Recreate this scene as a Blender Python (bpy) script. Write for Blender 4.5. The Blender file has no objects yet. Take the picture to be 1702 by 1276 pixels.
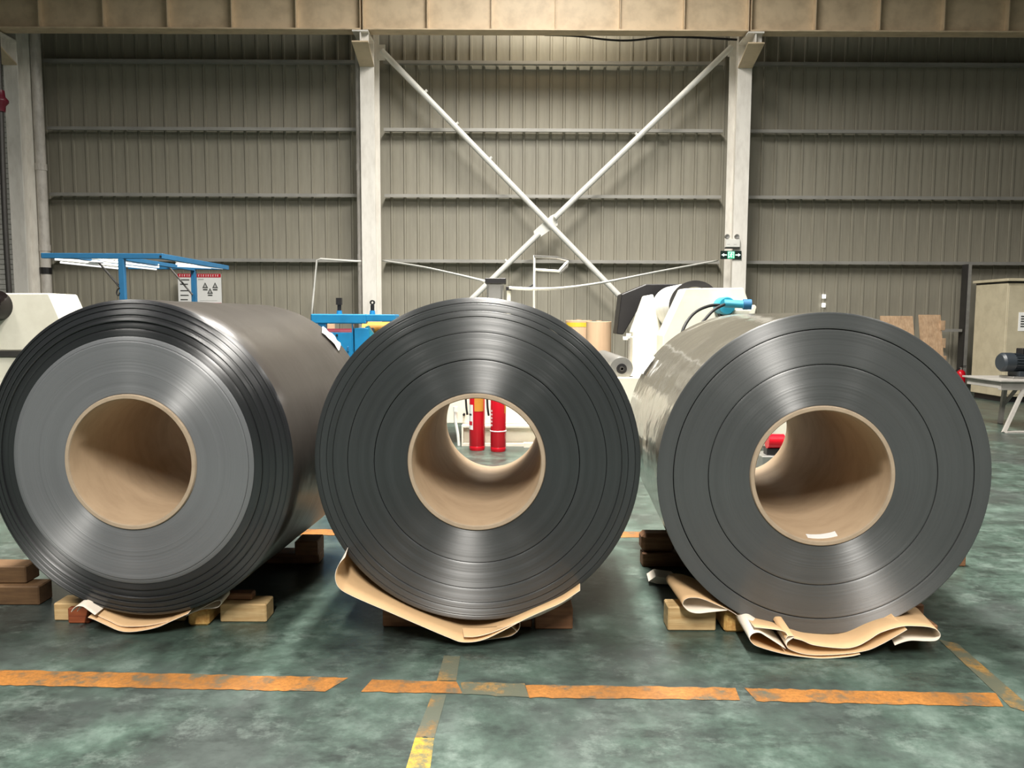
import bpy, bmesh, math, random
from mathutils import Matrix, Vector
random.seed(7)
C = bpy.context.scene.collection
R = math.radians

# ------------------------------------------------------------------ camera, world, lights, exposure
FPX, CX, CY = 1279.0, 851.0, 638.0
EYE = Vector((0, 0, 1.49))
ROT = Matrix.Rotation(math.pi / 2 - R(4.916), 3, 'X') @ Matrix.Rotation(R(0.25), 3, 'Z')
cam_d = bpy.data.cameras.new('camera')
cam_d.sensor_fit = 'HORIZONTAL'; cam_d.sensor_width = 36.0; cam_d.lens = FPX * 36.0 / 1702.0
cam_d.clip_end = 200
cam = bpy.data.objects.new('camera', cam_d); C.objects.link(cam)
cam.matrix_world = Matrix.Translation(EYE) @ ROT.to_4x4()
scene = bpy.context.scene
scene.camera = cam
scene.view_settings.view_transform = 'Standard'; scene.view_settings.look = 'None'
scene.view_settings.gamma = 1.0; scene.view_settings.use_curve_mapping = False
scene.view_settings.exposure = 0.35
w = bpy.data.worlds.new('world'); scene.world = w; w.use_nodes = True
w.node_tree.nodes['Background'].inputs[0].default_value = (0.86, 0.93, 1.0, 1)
w.node_tree.nodes['Background'].inputs[1].default_value = 0.3

def area(name, loc, sx, sy, power, col=(1, 0.96, 0.89), rot=(0, 0, 0), spread=180):
    d = bpy.data.lights.new(name, 'AREA'); d.shape = 'RECTANGLE'; d.size = sx; d.size_y = sy
    d.energy = power; d.color = col; d.spread = R(spread)
    o = bpy.data.objects.new(name, d); C.objects.link(o); o.location = loc
    o.rotation_euler = [R(a) for a in rot]
    return o
# skylight strips and lamp rows in the roof, plus an added light behind the middle girder
area('lamp_row_front', (0.0, -4.5, 8.2), 0.6, 5.0, 1750)
area('skylight_centre', (0.0, 6.0, 10.4), 1.0, 5.0, 1400, spread=140)
area('skylight_centre_far', (0.7, 9.8, 10.4), 2.0, 6.0, 950, spread=160)
area('skylight_left', (-7.5, 2.0, 10.4), 1.2, 10.0, 370, spread=155)
area('skylight_right', (8.5, 2.0, 10.4), 1.2, 10.0, 390, spread=155)
area('added_wall_light', (0.9, 16.75, 8.9), 2.2, 0.3, 60, (1, 0.93, 0.78))  # added light, brightens the upper wall of the middle bay

# ------------------------------------------------------------------ photograph pixel -> place in the hall
def ray(px, py):
    return ROT @ Vector(((px - CX) / FPX, -(py - CY) / FPX, -1.0))
def P(px, py, Y):                 # the point at depth Y
    d = ray(px, py); return EYE + d * (Y / d.y)
def F(px, py, z=0.0):             # the point at height z
    d = ray(px, py); return EYE + d * ((z - EYE.z) / d.z)

# ------------------------------------------------------------------ materials
def _nt(name):
    m = bpy.data.materials.new(name); m.use_nodes = True
    nt = m.node_tree; return m, nt, nt.nodes['Principled BSDF']
def N(nt, t, **kw):
    n = nt.nodes.new(t)
    for k, v in kw.items():
        if k in n.inputs: n.inputs[k].default_value = v
        else: setattr(n, k, v)
    return n
def col4(c): return (c[0], c[1], c[2], 1)
def srgb(r, g, b):
    f = lambda v: ((v / 255 + 0.055) / 1.055) ** 2.4 if v > 10 else v / 255 / 12.92
    return (f(r), f(g), f(b))
def mapping(nt, scale, coord='Object'):
    tc = N(nt, 'ShaderNodeTexCoord'); mp = N(nt, 'ShaderNodeMapping'); mp.inputs['Scale'].default_value = scale
    nt.links.new(tc.outputs[coord], mp.inputs['Vector']); return mp.outputs['Vector']
def noise(nt, vec, scale, detail=4, rough=0.55):
    n = N(nt, 'ShaderNodeTexNoise'); n.inputs['Scale'].default_value = scale
    n.inputs['Detail'].default_value = detail; n.inputs['Roughness'].default_value = rough
    if vec is not None: nt.links.new(vec, n.inputs['Vector'])
    return n.outputs['Fac']
def ramp(nt, fac, stops):
    r = N(nt, 'ShaderNodeValToRGB'); e = r.color_ramp.elements
    while len(e) < len(stops): e.new(0.5)
    for i, (p, c) in enumerate(stops): e[i].position = p; e[i].color = col4(c)
    nt.links.new(fac, r.inputs['Fac']); return r.outputs['Color']
def g(v): return (v, v, v)
def mixc(nt, fac, a, b, mode='MIX'):
    m = N(nt, 'ShaderNodeMix'); m.data_type = 'RGBA'; m.blend_type = mode
    for i, s in ((0, fac), (6, a), (7, b)):
        if isinstance(s, (int, float)): m.inputs[i].default_value = s
        elif isinstance(s, tuple): m.inputs[i].default_value = col4(s)
        else: nt.links.new(s, m.inputs[i])
    return m.outputs[2]
def bump(nt, bs, h, strength, dist=0.01):
    b = N(nt, 'ShaderNodeBump'); b.inputs['Strength'].default_value = strength; b.inputs['Distance'].default_value = dist
    nt.links.new(h, b.inputs['Height']); nt.links.new(b.outputs['Normal'], bs.inputs['Normal'])

def paint(name, c, rough=0.5, dirt=0.15, scale=(3, 3, 3), metal=0.0, dirt_col=None, bmp=0.0, spec=0.5, coord='Object'):
    m, nt, bs = _nt(name)
    v = mapping(nt, scale, coord); n = noise(nt, v, 2.0, 5, 0.6)
    dc = dirt_col or tuple(x * 0.45 for x in c)
    f = ramp(nt, n, [(0.42, g(0)), (0.72, g(dirt))])
    nt.links.new(mixc(nt, f, c, dc), bs.inputs['Base Color'])
    bs.inputs['Roughness'].default_value = rough; bs.inputs['Metallic'].default_value = metal
    bs.inputs['Specular IOR Level'].default_value = spec
    if bmp: bump(nt, bs, noise(nt, v, 30, 3), bmp)
    return m
def emit(name, c, s):
    m, nt, bs = _nt(name); bs.inputs['Base Color'].default_value = col4(c)
    bs.inputs['Emission Color'].default_value = col4(c); bs.inputs['Emission Strength'].default_value = s
    return m
def wood(name, c1, c2, axis=0, rough=0.7):
    m, nt, bs = _nt(name)
    s = [22, 22, 22]; s[axis] = 2.0
    v = mapping(nt, s); n = noise(nt, v, 1.6, 6, 0.65); n2 = noise(nt, mapping(nt, (4, 4, 4)), 2, 2)
    c = ramp(nt, n, [(0.3, c2), (0.65, c1)])
    nt.links.new(mixc(nt, ramp(nt, n2, [(0.4, g(0)), (0.75, g(0.4))]), c, tuple(x * 0.5 for x in c2)), bs.inputs['Base Color'])
    bs.inputs['Roughness'].default_value = rough; bump(nt, bs, n, 0.2)
    return m
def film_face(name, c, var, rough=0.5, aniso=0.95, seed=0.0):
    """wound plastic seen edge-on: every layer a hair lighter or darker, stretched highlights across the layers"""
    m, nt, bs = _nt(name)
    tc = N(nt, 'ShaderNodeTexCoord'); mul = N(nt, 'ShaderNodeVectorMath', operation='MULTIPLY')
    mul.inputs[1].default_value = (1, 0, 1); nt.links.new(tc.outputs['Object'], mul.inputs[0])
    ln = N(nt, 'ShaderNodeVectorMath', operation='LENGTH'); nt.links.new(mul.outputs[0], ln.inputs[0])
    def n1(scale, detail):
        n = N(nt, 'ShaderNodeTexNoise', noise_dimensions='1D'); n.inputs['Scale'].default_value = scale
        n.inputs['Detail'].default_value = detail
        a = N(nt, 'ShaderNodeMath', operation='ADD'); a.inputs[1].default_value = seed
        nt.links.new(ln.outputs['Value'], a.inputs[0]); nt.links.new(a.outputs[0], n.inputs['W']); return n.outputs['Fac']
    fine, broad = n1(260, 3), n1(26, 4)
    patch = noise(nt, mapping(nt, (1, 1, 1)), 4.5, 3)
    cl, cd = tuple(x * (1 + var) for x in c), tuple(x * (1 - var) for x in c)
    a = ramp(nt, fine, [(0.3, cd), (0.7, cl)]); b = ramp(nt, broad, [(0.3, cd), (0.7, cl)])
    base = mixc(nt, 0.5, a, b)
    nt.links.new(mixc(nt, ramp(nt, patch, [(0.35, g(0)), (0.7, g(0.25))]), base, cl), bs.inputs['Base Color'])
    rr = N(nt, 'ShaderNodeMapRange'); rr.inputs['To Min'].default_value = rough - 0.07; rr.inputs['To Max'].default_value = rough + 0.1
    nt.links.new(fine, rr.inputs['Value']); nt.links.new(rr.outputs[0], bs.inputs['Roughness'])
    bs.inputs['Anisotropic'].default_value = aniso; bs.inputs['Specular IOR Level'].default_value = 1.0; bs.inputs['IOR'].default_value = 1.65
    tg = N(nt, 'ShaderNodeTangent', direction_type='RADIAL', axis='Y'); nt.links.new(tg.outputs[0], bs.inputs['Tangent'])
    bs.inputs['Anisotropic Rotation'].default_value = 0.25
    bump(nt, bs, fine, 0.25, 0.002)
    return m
def film_side(name, c, rough=0.2, wr=0.25, scale=(1.2, 3, 1.2)):
    m, nt, bs = _nt(name)
    v = mapping(nt, scale); n = noise(nt, v, 2.2, 3, 0.5)
    nt.links.new(ramp(nt, n, [(0.35, tuple(x * 0.85 for x in c)), (0.7, c)]), bs.inputs['Base Color'])
    bs.inputs['Roughness'].default_value = rough; bs.inputs['Specular IOR Level'].default_value = 0.6
    bump(nt, bs, n, wr, 0.03)
    return m
def floor_material():
    m, nt, bs = _nt('green_epoxy')
    v = mapping(nt, (1, 1, 1))
    big = noise(nt, v, 0.9, 6, 0.62); mid = noise(nt, v, 4.0, 7, 0.7); fine = noise(nt, v, 26, 5, 0.7)
    c = ramp(nt, mid, [(0.32, srgb(42, 51, 47)), (0.5, srgb(64, 80, 72)), (0.68, srgb(94, 110, 102))])
    c = mixc(nt, ramp(nt, big, [(0.47, g(0)), (0.62, g(0.8))]), c, srgb(56, 60, 59))
    dirt = noise(nt, mapping(nt, (0.7, 1.5, 1)), 3.2, 9, 0.78)
    c = mixc(nt, ramp(nt, dirt, [(0.50, g(0)), (0.66, g(0.8))]), c, srgb(30, 35, 33))
    pale = noise(nt, mapping(nt, (1, 1.2, 1)), 4.5, 9, 0.78)
    c = mixc(nt, ramp(nt, pale, [(0.54, g(0)), (0.72, g(0.35))]), c, srgb(140, 154, 146))
    sc = N(nt, 'ShaderNodeTexNoise'); sc.inputs['Scale'].default_value = 11; sc.inputs['Detail'].default_value = 9
    sc.inputs['Roughness'].default_value = 0.8; sc.inputs['Distortion'].default_value = 1.4; nt.links.new(v, sc.inputs['Vector'])
    c = mixc(nt, ramp(nt, sc.outputs['Fac'], [(0.705, g(0)), (0.75, g(0.85))]), c, srgb(205, 212, 208))
    nt.links.new(c, bs.inputs['Base Color'])
    rr = N(nt, 'ShaderNodeMapRange'); rr.inputs['To Min'].default_value = 0.2; rr.inputs['To Max'].default_value = 0.5
    nt.links.new(mid, rr.inputs['Value']); nt.links.new(rr.outputs[0], bs.inputs['Roughness'])
    bump(nt, bs, fine, 0.06, 0.01)
    return m
def worn_line(name, c, wear, under=srgb(70, 80, 70)):
    m, nt, bs = _nt(name)
    v = mapping(nt, (1, 1, 1)); n = noise(nt, v, 7, 8, 0.75); n2 = noise(nt, v, 60, 4, 0.7); n3 = noise(nt, v, 3.5, 6, 0.7)
    cc = ramp(nt, n2, [(0.3, tuple(x * 0.5 for x in c)), (0.7, c)])
    cc = mixc(nt, ramp(nt, n3, [(0.40, g(0)), (0.66, g(0.8))]), cc, tuple(x * 0.33 for x in c))
    nt.links.new(mixc(nt, ramp(nt, n, [(0.55 - wear, g(0)), (0.66 - wear, g(0.85))]), cc, under), bs.inputs['Base Color'])
    bs.inputs['Roughness'].default_value = 0.5
    bump(nt, bs, n2, 0.1)
    return m

M = {}
M['floor'] = floor_material()
M['orange'] = worn_line('worn_orange_paint', srgb(172, 114, 50), 0.03)
M['orange_faint'] = worn_line('rubbed_orange_paint', srgb(146, 112, 58), 0.16)
M['yellow'] = worn_line('chipped_yellow_paint', srgb(200, 165, 50), 0.12)
M['wall'] = paint('grey_sheet_metal', srgb(162, 157, 142), 0.5, 0.35, (2.5, 2.5, 0.35), 0.0, srgb(100, 96, 86))
M['girt'] = paint('galvanised_girt', srgb(172, 170, 164), 0.45, 0.4, (1, 3, 3), 0.2)
M['column'] = paint('cream_column_paint', srgb(240, 236, 228), 0.5, 0.25, (4, 4, 1.2), 0, srgb(150, 138, 124))
M['girder'] = paint('beige_girder_paint', srgb(224, 202, 170), 0.5, 0.35, (1.5, 3, 1.5), 0, srgb(140, 116, 88))
M['ceiling'] = paint('roof_sheet', srgb(88, 86, 82), 0.6, 0.2)
M['far_wall'] = paint('dim_sheet_metal', srgb(96, 94, 88), 0.6, 0.2)
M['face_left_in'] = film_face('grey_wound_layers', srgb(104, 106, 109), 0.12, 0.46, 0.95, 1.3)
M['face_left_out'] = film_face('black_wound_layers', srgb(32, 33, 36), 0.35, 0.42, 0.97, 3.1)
M['face_mid'] = film_face('charcoal_wound_layers', srgb(46, 48, 50), 0.3, 0.45, 0.97, 5.7)
M['face_right'] = film_face('dark_grey_wound_layers', srgb(71, 73, 74), 0.16, 0.45, 0.97, 8.2)
M['side_left'] = film_side('black_film_sheen_tint', srgb(66, 62, 58), 0.3, 0.15)  # base colour lightened in place of a ceiling reflection
M['side_mid'] = film_side('black_film_outer_mid', srgb(38, 38, 38), 0.25, 0.15)
M['side_right'] = film_side('clear_wrap_sheen_tint', srgb(96, 92, 82), 0.12, 0.4, (1.5, 1.2, 1.5))  # clear wrap with the ceiling's gleam put into its base colour
M['card'] = paint('cardboard_core', srgb(170, 152, 130), 0.75, 0.3, (6, 2, 6), 0, srgb(126, 106, 86), 0.1)
M['card_in'] = paint('cardboard_core_inside', srgb(178, 154, 126), 0.6, 0.3, (3, 6, 3), 0, srgb(130, 106, 82))
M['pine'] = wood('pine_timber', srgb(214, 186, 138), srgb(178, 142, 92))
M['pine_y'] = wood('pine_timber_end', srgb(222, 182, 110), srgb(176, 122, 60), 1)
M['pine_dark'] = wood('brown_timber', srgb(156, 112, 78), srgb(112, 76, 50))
M['pine_shade_tone'] = wood('shade_darkened_timber', srgb(112, 84, 54), srgb(84, 60, 38))  # wood colour darkened in place of shade from a coil not built
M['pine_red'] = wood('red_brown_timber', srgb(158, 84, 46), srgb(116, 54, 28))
M['kraft'] = paint('kraft_paper', srgb(214, 178, 134), 0.7, 0.25, (3, 3, 3), 0, srgb(176, 136, 96), 0.05)
M['kraft_white'] = paint('paper_white_side', srgb(240, 228, 212), 0.7, 0.15)
M['white'] = paint('white_paint', srgb(235, 234, 228), 0.4, 0.2)
M['cream'] = paint('cream_machine_paint', srgb(232, 228, 212), 0.4, 0.25, (2, 2, 2), 0, srgb(180, 172, 150))
M['paper'] = paint('white_paper', srgb(245, 245, 243), 0.7, 0.05)
M['blue'] = paint('blue_machine_paint', srgb(26, 126, 178), 0.4, 0.35, (3, 3, 3), 0, srgb(16, 76, 118))
M['blue_frame'] = paint('blue_frame_paint', srgb(38, 100, 142), 0.45, 0.2)
M['teal'] = paint('teal_motor_paint', srgb(52, 150, 176), 0.35, 0.2)
M['black'] = paint('black_paint', srgb(26, 24, 26), 0.45, 0.2)
M['black_gloss'] = paint('glossy_black', srgb(22, 18, 18), 0.15, 0.1)
M['rubber'] = paint('black_rubber', srgb(24, 24, 24), 0.6, 0.1)
M['steel'] = paint('brushed_steel', srgb(180, 178, 174), 0.35, 0.2, (3, 3, 3), 0.8)
M['steel_dark'] = paint('dark_steel', srgb(70, 68, 66), 0.45, 0.3, (3, 3, 3), 0.3)
M['red'] = paint('red_extinguisher_paint', srgb(200, 14, 34), 0.3, 0.1)
M['maroon'] = paint('maroon_fitting', srgb(96, 16, 36), 0.4, 0.1)
M['yellow_label'] = paint('yellow_label', srgb(230, 196, 60), 0.6, 0.1)
M['orange_roll'] = paint('orange_roller', srgb(206, 140, 48), 0.6, 0.2)
M['cardroll'] = paint('kraft_roll', srgb(214, 180, 146), 0.7, 0.2, (8, 8, 1))
M['ply'] = wood('plywood', srgb(206, 176, 144), srgb(178, 144, 112), 2)
M['box'] = paint('beige_cabinet_paint', srgb(196, 186, 160), 0.55, 0.35, (2, 2, 2), 0, srgb(140, 128, 104))
M['bench'] = paint('grey_bench_paint', srgb(168, 164, 158), 0.5, 0.4)
M['motor'] = paint('dark_motor_paint', srgb(48, 54, 60), 0.4, 0.2)
M['sign_red'] = paint('red_print', srgb(200, 30, 50), 0.5, 0.0)
M['sign_ink'] = paint('grey_print', srgb(70, 72, 70), 0.5, 0.0)
M['sign_faint'] = paint('faint_print', srgb(196, 196, 194), 0.5, 0.0)
M['exit_green'] = emit('lit_green_pictogram', srgb(60, 190, 140), 0.5)
M['exit_white'] = emit('lit_white_arrow', (0.9, 1, 0.95), 0.6)
M['exit_body'] = paint('dark_green_sign', srgb(16, 36, 30), 0.4, 0.0)
M['tube'] = emit('fluorescent_tube', (1, 1, 1), 0.6)
M['daylight'] = emit('daylight_gap', (1, 1, 0.96), 1.5)
M['pipe'] = paint('white_pipe', srgb(214, 208, 200), 0.45, 0.5, (4, 4, 1.5), 0, srgb(130, 124, 116))

# ------------------------------------------------------------------ mesh building
class MB:
    def __init__(self): self.v, self.f, self.mi = [], [], []
    def add(self, vs, fs, mi=0):
        o = len(self.v); self.v += [Vector(q) for q in vs]
        self.f += [[i + o for i in q] for q in fs]; self.mi += [mi] * len(fs); return self
    def box(self, x0, x1, y0, y1, z0, z1, mi=0):
        vs = [(x, y, z) for z in (z0, z1) for y in (y0, y1) for x in (x0, x1)]
        return self.add(vs, [(0, 2, 3, 1), (4, 5, 7, 6), (0, 1, 5, 4), (2, 6, 7, 3), (0, 4, 6, 2), (1, 3, 7, 5)], mi)
    def prism(self, poly, off, mi=0):           # poly: 3-D outline, off: extrusion vector
        n = len(poly); poly = [Vector(q) for q in poly]; off = Vector(off)
        vs = poly + [q + off for q in poly]
        fs = [list(range(n)), list(range(2 * n - 1, n - 1, -1))] + [(i, i + n, (i + 1) % n + n, (i + 1) % n) for i in range(n)]
        return self.add(vs, fs, mi)
    def cyl(self, p0, p1, r, seg=20, r2=None, mi=0, cap=True):
        p0, p1 = Vector(p0), Vector(p1); r2 = r if r2 is None else r2
        d = (p1 - p0).normalized(); a = d.orthogonal().normalized(); b = d.cross(a)
        vs = []
        for p, q in ((p0, r), (p1, r2)):
            for i in range(seg):
                t = 2 * math.pi * i / seg; vs.append(p + (a * math.cos(t) + b * math.sin(t)) * q)
        fs = [(i, (i + 1) % seg, (i + 1) % seg + seg, i + seg) for i in range(seg)]
        if cap: fs += [list(range(seg - 1, -1, -1)), list(range(seg, 2 * seg))]
        return self.add(vs, fs, mi)
    def tube(self, pts, r, seg=8, smooth=0):
        pts = [Vector(p) for p in pts]
        if smooth: pts = catmull(pts, smooth)
        a = None; rings = []
        for i, p in enumerate(pts):
            d = (pts[min(i + 1, len(pts) - 1)] - pts[max(i - 1, 0)]).normalized()
            a = d.orthogonal().normalized() if a is None else (a - d * a.dot(d)).normalized()
            b = d.cross(a)
            rings.append([p + (a * math.cos(2 * math.pi * k / seg) + b * math.sin(2 * math.pi * k / seg)) * r for k in range(seg)])
        vs = [v for q in rings for v in q]; fs = []
        for i in range(len(rings) - 1):
            for k in range(seg):
                fs.append((i * seg + k, i * seg + (k + 1) % seg, (i + 1) * seg + (k + 1) % seg, (i + 1) * seg + k))
        fs += [list(range(seg - 1, -1, -1)), list(range((len(rings) - 1) * seg, len(rings) * seg))]
        return self.add(vs, fs)
    def lathe(self, prof, seg=64, axis='Y', closed=True, mis=None, c=(0, 0, 0)):
        """prof: list of (radius, along)"""
        c = Vector(c); n = len(prof); vs = []
        for k in range(seg):
            t = 2 * math.pi * k / seg
            for r, h in prof:
                q = Vector((r * math.cos(t), h, r * math.sin(t))) if axis == 'Y' else \
                    Vector((r * math.cos(t), r * math.sin(t), h)) if axis == 'Z' else Vector((h, r * math.cos(t), r * math.sin(t)))
                vs.append(c + q)
        o = len(self.v); self.v += vs
        for k in range(seg):
            k2 = (k + 1) % seg
            for i in range(n if closed else n - 1):
                j = (i + 1) % n
                self.f.append([o + k * n + i, o + k2 * n + i, o + k2 * n + j, o + k * n + j])
                self.mi.append(mis[i] if mis else 0)
        return self
    def build(self, name, mats, parent=None, smooth=False, bevel=0.0, seg=1, local=False, angle=None):
        mats = mats if isinstance(mats, (list, tuple)) else [mats]
        if local: org = Vector((0, 0, 0))
        elif parent is not None:
            org = parent_origin(parent)
        else:
            xs = [q.x for q in self.v]; ys = [q.y for q in self.v]; zs = [q.z for q in self.v]
            org = Vector(((min(xs) + max(xs)) / 2, (min(ys) + max(ys)) / 2, min(zs)))
        me = bpy.data.meshes.new(name)
        me.from_pydata([tuple(q - org) for q in self.v], [], self.f)
        for m in mats: me.materials.append(m)
        me.polygons.foreach_set('material_index', self.mi)
        bm = bmesh.new(); bm.from_mesh(me); bmesh.ops.recalc_face_normals(bm, faces=bm.faces); bm.to_mesh(me); bm.free()
        if smooth: me.shade_smooth()
        if smooth and angle: me.set_sharp_from_angle(angle=R(angle))
        o = bpy.data.objects.new(name, me); C.objects.link(o)
        if parent is not None: o.parent = parent
        elif not local: o.location = org
        if bevel:
            b = o.modifiers.new('bevel', 'BEVEL'); b.width = bevel; b.segments = seg; b.limit_method = 'ANGLE'
        return o
def parent_origin(o):
    p = Vector(o.location)
    while o.parent is not None: o = o.parent; p = p + Vector(o.location)
    return p
def catmull(pts, n):
    out = []; m = len(pts)
    for i in range(m - 1):
        p0, p1, p2, p3 = pts[max(i - 1, 0)], pts[i], pts[i + 1], pts[min(i + 2, m - 1)]
        for k in range(n):
            t = k / n
            out.append(0.5 * ((2 * p1) + (p2 - p0) * t + (2 * p0 - 5 * p1 + 4 * p2 - p3) * t * t + (3 * p1 - p0 - 3 * p2 + p3) * t ** 3))
    out.append(pts[-1]); return out
def tag(o, label=None, cat=None, group=None, kind=None):
    if label: o['label'] = label
    if cat: o['category'] = cat
    if group: o['group'] = group
    if kind: o['kind'] = kind
    return o
def thing(name, loc, label, cat, group=None, rz=0.0):
    o = bpy.data.objects.new(name, None); C.objects.link(o); o.location = loc; o.rotation_euler = (0, 0, rz)
    o.empty_display_size = 0.1
    return tag(o, label, cat, group)
def structure(name, loc=(0, 0, 0)):
    o = bpy.data.objects.new(name, None); C.objects.link(o); o.location = loc; o['kind'] = 'structure'; return o
def poly_px(pts, Y): return [P(x, y, Y) for x, y in pts]

# ================================================================== the hall
YW = 17.7
fl = MB().box(-17, 17, -14, 18.0, -0.15, 0).build('floor', M['floor'])
fl['kind'] = 'structure'
def line_piece(pts, mat, z=0.002):
    """a painted stretch of line on the floor, ragged along its edges"""
    a0, a1, b1, b0 = [F(*q) for q in pts]       # far-left, far-right, near-right, near-left
    n = max(4, int((a1 - a0).length / 0.03)); vs, fs = [], []
    for i in range(n + 1):
        t = i / n
        p, q = a0.lerp(a1, t), b0.lerp(b1, t)
        p = p + (p - q).normalized() * random.uniform(-0.007, 0.003); q = q + (q - p).normalized() * random.uniform(-0.007, 0.003)
        vs += [p + Vector((0, 0, z)), q + Vector((0, 0, z))]
    for i in range(n): fs.append((2 * i, 2 * i + 1, 2 * i + 3, 2 * i + 2))
    m = MB(); m.add(vs, fs); return m.build('floor_line', mat, fl)
line_piece([(-60, 1112), (580, 1126), (540, 1150), (-60, 1138)], M['orange'])
line_piece([(618, 1130), (758, 1132), (770, 1154), (600, 1150)], M['orange'])
line_piece([(765, 1133), (872, 1136), (880, 1160), (770, 1154)], M['orange_faint'])
line_piece([(872, 1138), (1222, 1143), (1230, 1164), (880, 1160)], M['orange'])
line_piece([(1238, 1144), (1655, 1152), (1668, 1175), (1258, 1166)], M['orange'])
line_piece([(1560, 1063), (1592, 1070), (1730, 1190), (1680, 1176)], M['orange_faint'])
line_piece([(738, 1090), (765, 1090), (758, 1132), (726, 1132)], M['orange_faint'])
line_piece([(718, 1155), (742, 1155), (722, 1226), (690, 1226)], M['orange_faint'])
line_piece([(690, 1226), (722, 1226), (712, 1300), (668, 1300)], M['yellow'])
line_piece([(470, 879), (1110, 884), (1110, 894), (470, 889)], M['orange'])

# back wall: one sheet per rib
wall = structure('wall_back', (0, YW, 0))
pitch = 0.298
def panel_mesh():
    prof = [(0, 0), (0.012, -0.026), (0.052, -0.026), (0.064, 0), (0.17, -0.002), (pitch - 0.004, 0.0), (pitch - 0.004, 0.02)]
    m = MB(); n = len(prof); vs = [(x, y, 0) for x, y in prof] + [(x, y, 11.0) for x, y in prof]
    m.add(vs, [(i, i + 1, i + 1 + n, i + n) for i in range(n - 1)])
    return m
p0 = None
for i in range(96):
    x = -12.6 + i * pitch
    if p0 is None:
        o = panel_mesh().build('cladding_panel', M['wall'], None, local=True); p0 = o
    else:
        o = p0.copy(); C.objects.link(o)
    o.parent = wall; o.location = (x, random.uniform(0, 0.006), 0)
MB().box(-17, 17, 0.05, 0.15, 0, 11).build('backing_sheet', M['wall'], wall, local=True)
# left end of the wall beyond the column is a louvred window
win = structure('window_1', (-11.6, 17.3, 0))
for k in range(52):
    z = 1.2 + k * 0.11
    s = MB().prism([(-0.7, -0.035, z), (-0.7, 0.0, z + 0.108), (-0.7, 0.01, z + 0.108), (-0.7, -0.025, z)], (1.4, 0, 0))
    s.build('louvre_slat', M['white'], win, local=True)
MB().box(-0.75, -0.7, -0.05, 0.1, 1.1, 7.1).box(0.7, 0.75, -0.05, 0.1, 1.1, 7.1).box(-0.75, 0.75, -0.05, 0.1, 1.05, 1.15).build('window_frame', M['white'], win, local=True)

COLX = (P(45, 440, 16.58).x - 0.15, -3.06, 4.84, 13.0)
for zpx in (103, 215.5, 325.5, 434):
    z = P(851, zpx, 17.4).z
    for a, b in zip((-16.9,) + COLX, COLX + (16.9,)):
        if b - a < 1: continue
        x0, x1 = a + 0.2, b - 0.2
        if b == COLX[0]: x0, x1 = -16.9, b - 0.2
        gm = MB()
        gm.box(x0, x1, 17.42, 17.45, z - 0.035, z + 0.035)            # lip
        gm.box(x0, x1, 17.45, 17.66, z + 0.005, z + 0.02)              # web lying flat
        gm.build('girt', M['girt'], wall)
# vertical trimmer post in the right bay and its short shelf rail
cl = MB(); q = P(1604, 560, 17.0)
MB().box(q.x - 0.035, q.x + 0.035, 17.0, 17.2, 0, P(1604, 440, 17.2).z).build('trimmer_post', M['steel_dark'], wall)
MB().box(q.x - 0.005, q.x + 0.05, 16.97, 17.0, 0, P(1604, 440, 17.2).z).build('post_lip', M['girt'], wall)
a, b = P(1568, 549, 16.9), P(1602, 550, 16.9)
MB().box(a.x, q.x - 0.07, 17.0, 17.3, a.z - 0.03, a.z + 0.03).build('short_rail', M['girt'], wall)
for px, py in ((1369.5, 492.5), (1369, 507)):
    a = P(px, py, YW - 0.05)
    MB().box(a.x - 0.04, a.x + 0.04, YW - 0.055, YW - 0.04, a.z - 0.045, a.z + 0.045).build('daylight_hole', M['daylight'], wall)

for nm, bx in (('wall_left', (-17.2, -17, -14, 18)), ('wall_right', (17, 17.2, -14, 18)), ('wall_front', (-17.2, 17.2, -14.2, -14))):
    o = MB().box(*bx, 0, 10.6).build(nm, M['far_wall']); o['kind'] = 'structure'
ceil = MB().box(-17, 17, -14, 18.0, 10.6, 10.8).build('ceiling', M['ceiling']); ceil['kind'] = 'structure'

# columns
ZB = P(851, 50, 15.95).z                       # underside of the crane girder
def column(X, label, w=0.30, yr=17.22):
    t = thing('steel_column', (X, 16.9, 0), label, 'column', 'steel columns along the back wall')
    h = w / 2
    MB().box(X - h, X + h, 16.58, 16.61, 0, 10.6).build('front_flange', M['column'], t, bevel=0.004)
    MB().box(X - h, X + h, yr, yr + 0.03, 0, 10.6).build('rear_flange', M['column'], t, bevel=0.004)
    MB().box(X - 0.012, X + 0.012, 16.61, yr, 0, 10.6).build('web', M['column'], t)
    z1, z0 = ZB - 0.27, 6.70
    k = MB(); k.prism([(X - 0.165, 15.86, z1), (X + 0.165, 15.86, z1), (X + 0.15, 16.58, z0), (X - 0.15, 16.58, z0)], (0, 0, 0.025))
    br = k.build('corbel', M['girder'], t)  # beige soffit carries the warm bounce off the floor in its colour
    w2 = MB().prism([(X - 0.012, 15.9, z1 + 0.03), (X - 0.012, 15.9, ZB - 0.06), (X - 0.012, 16.58, ZB - 0.06), (X - 0.012, 16.58, z0 + 0.03)], (0.024, 0, 0))
    w2.build('corbel_web', M['column'], br)
    MB().box(X - 0.16, X + 0.16, 15.88, 16.58, ZB - 0.06, ZB - 0.03).build('corbel_top_plate', M['column'], br)
    MB().box(X - 0.1, X + 0.1, 16.0, 16.22, ZB - 0.03, ZB).build('bearing_plate', M['column'], br)
    MB().prism([(X + 0.012, 16.0, ZB - 0.06), (X + 0.012, 16.0, z1 + 0.01), (X + 0.15, 16.0, z1 - 0.02), (X + 0.15, 16.0, ZB - 0.06)], (0, 0.02, 0)).build('corbel_stiffener', M['column'], br)
    return t
column(COLX[0], 'cream steel column at the far left behind the dark hanging hose', yr=17.0)
column(COLX[1], 'cream steel column left of the cross bracing, behind the blue machine')
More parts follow.
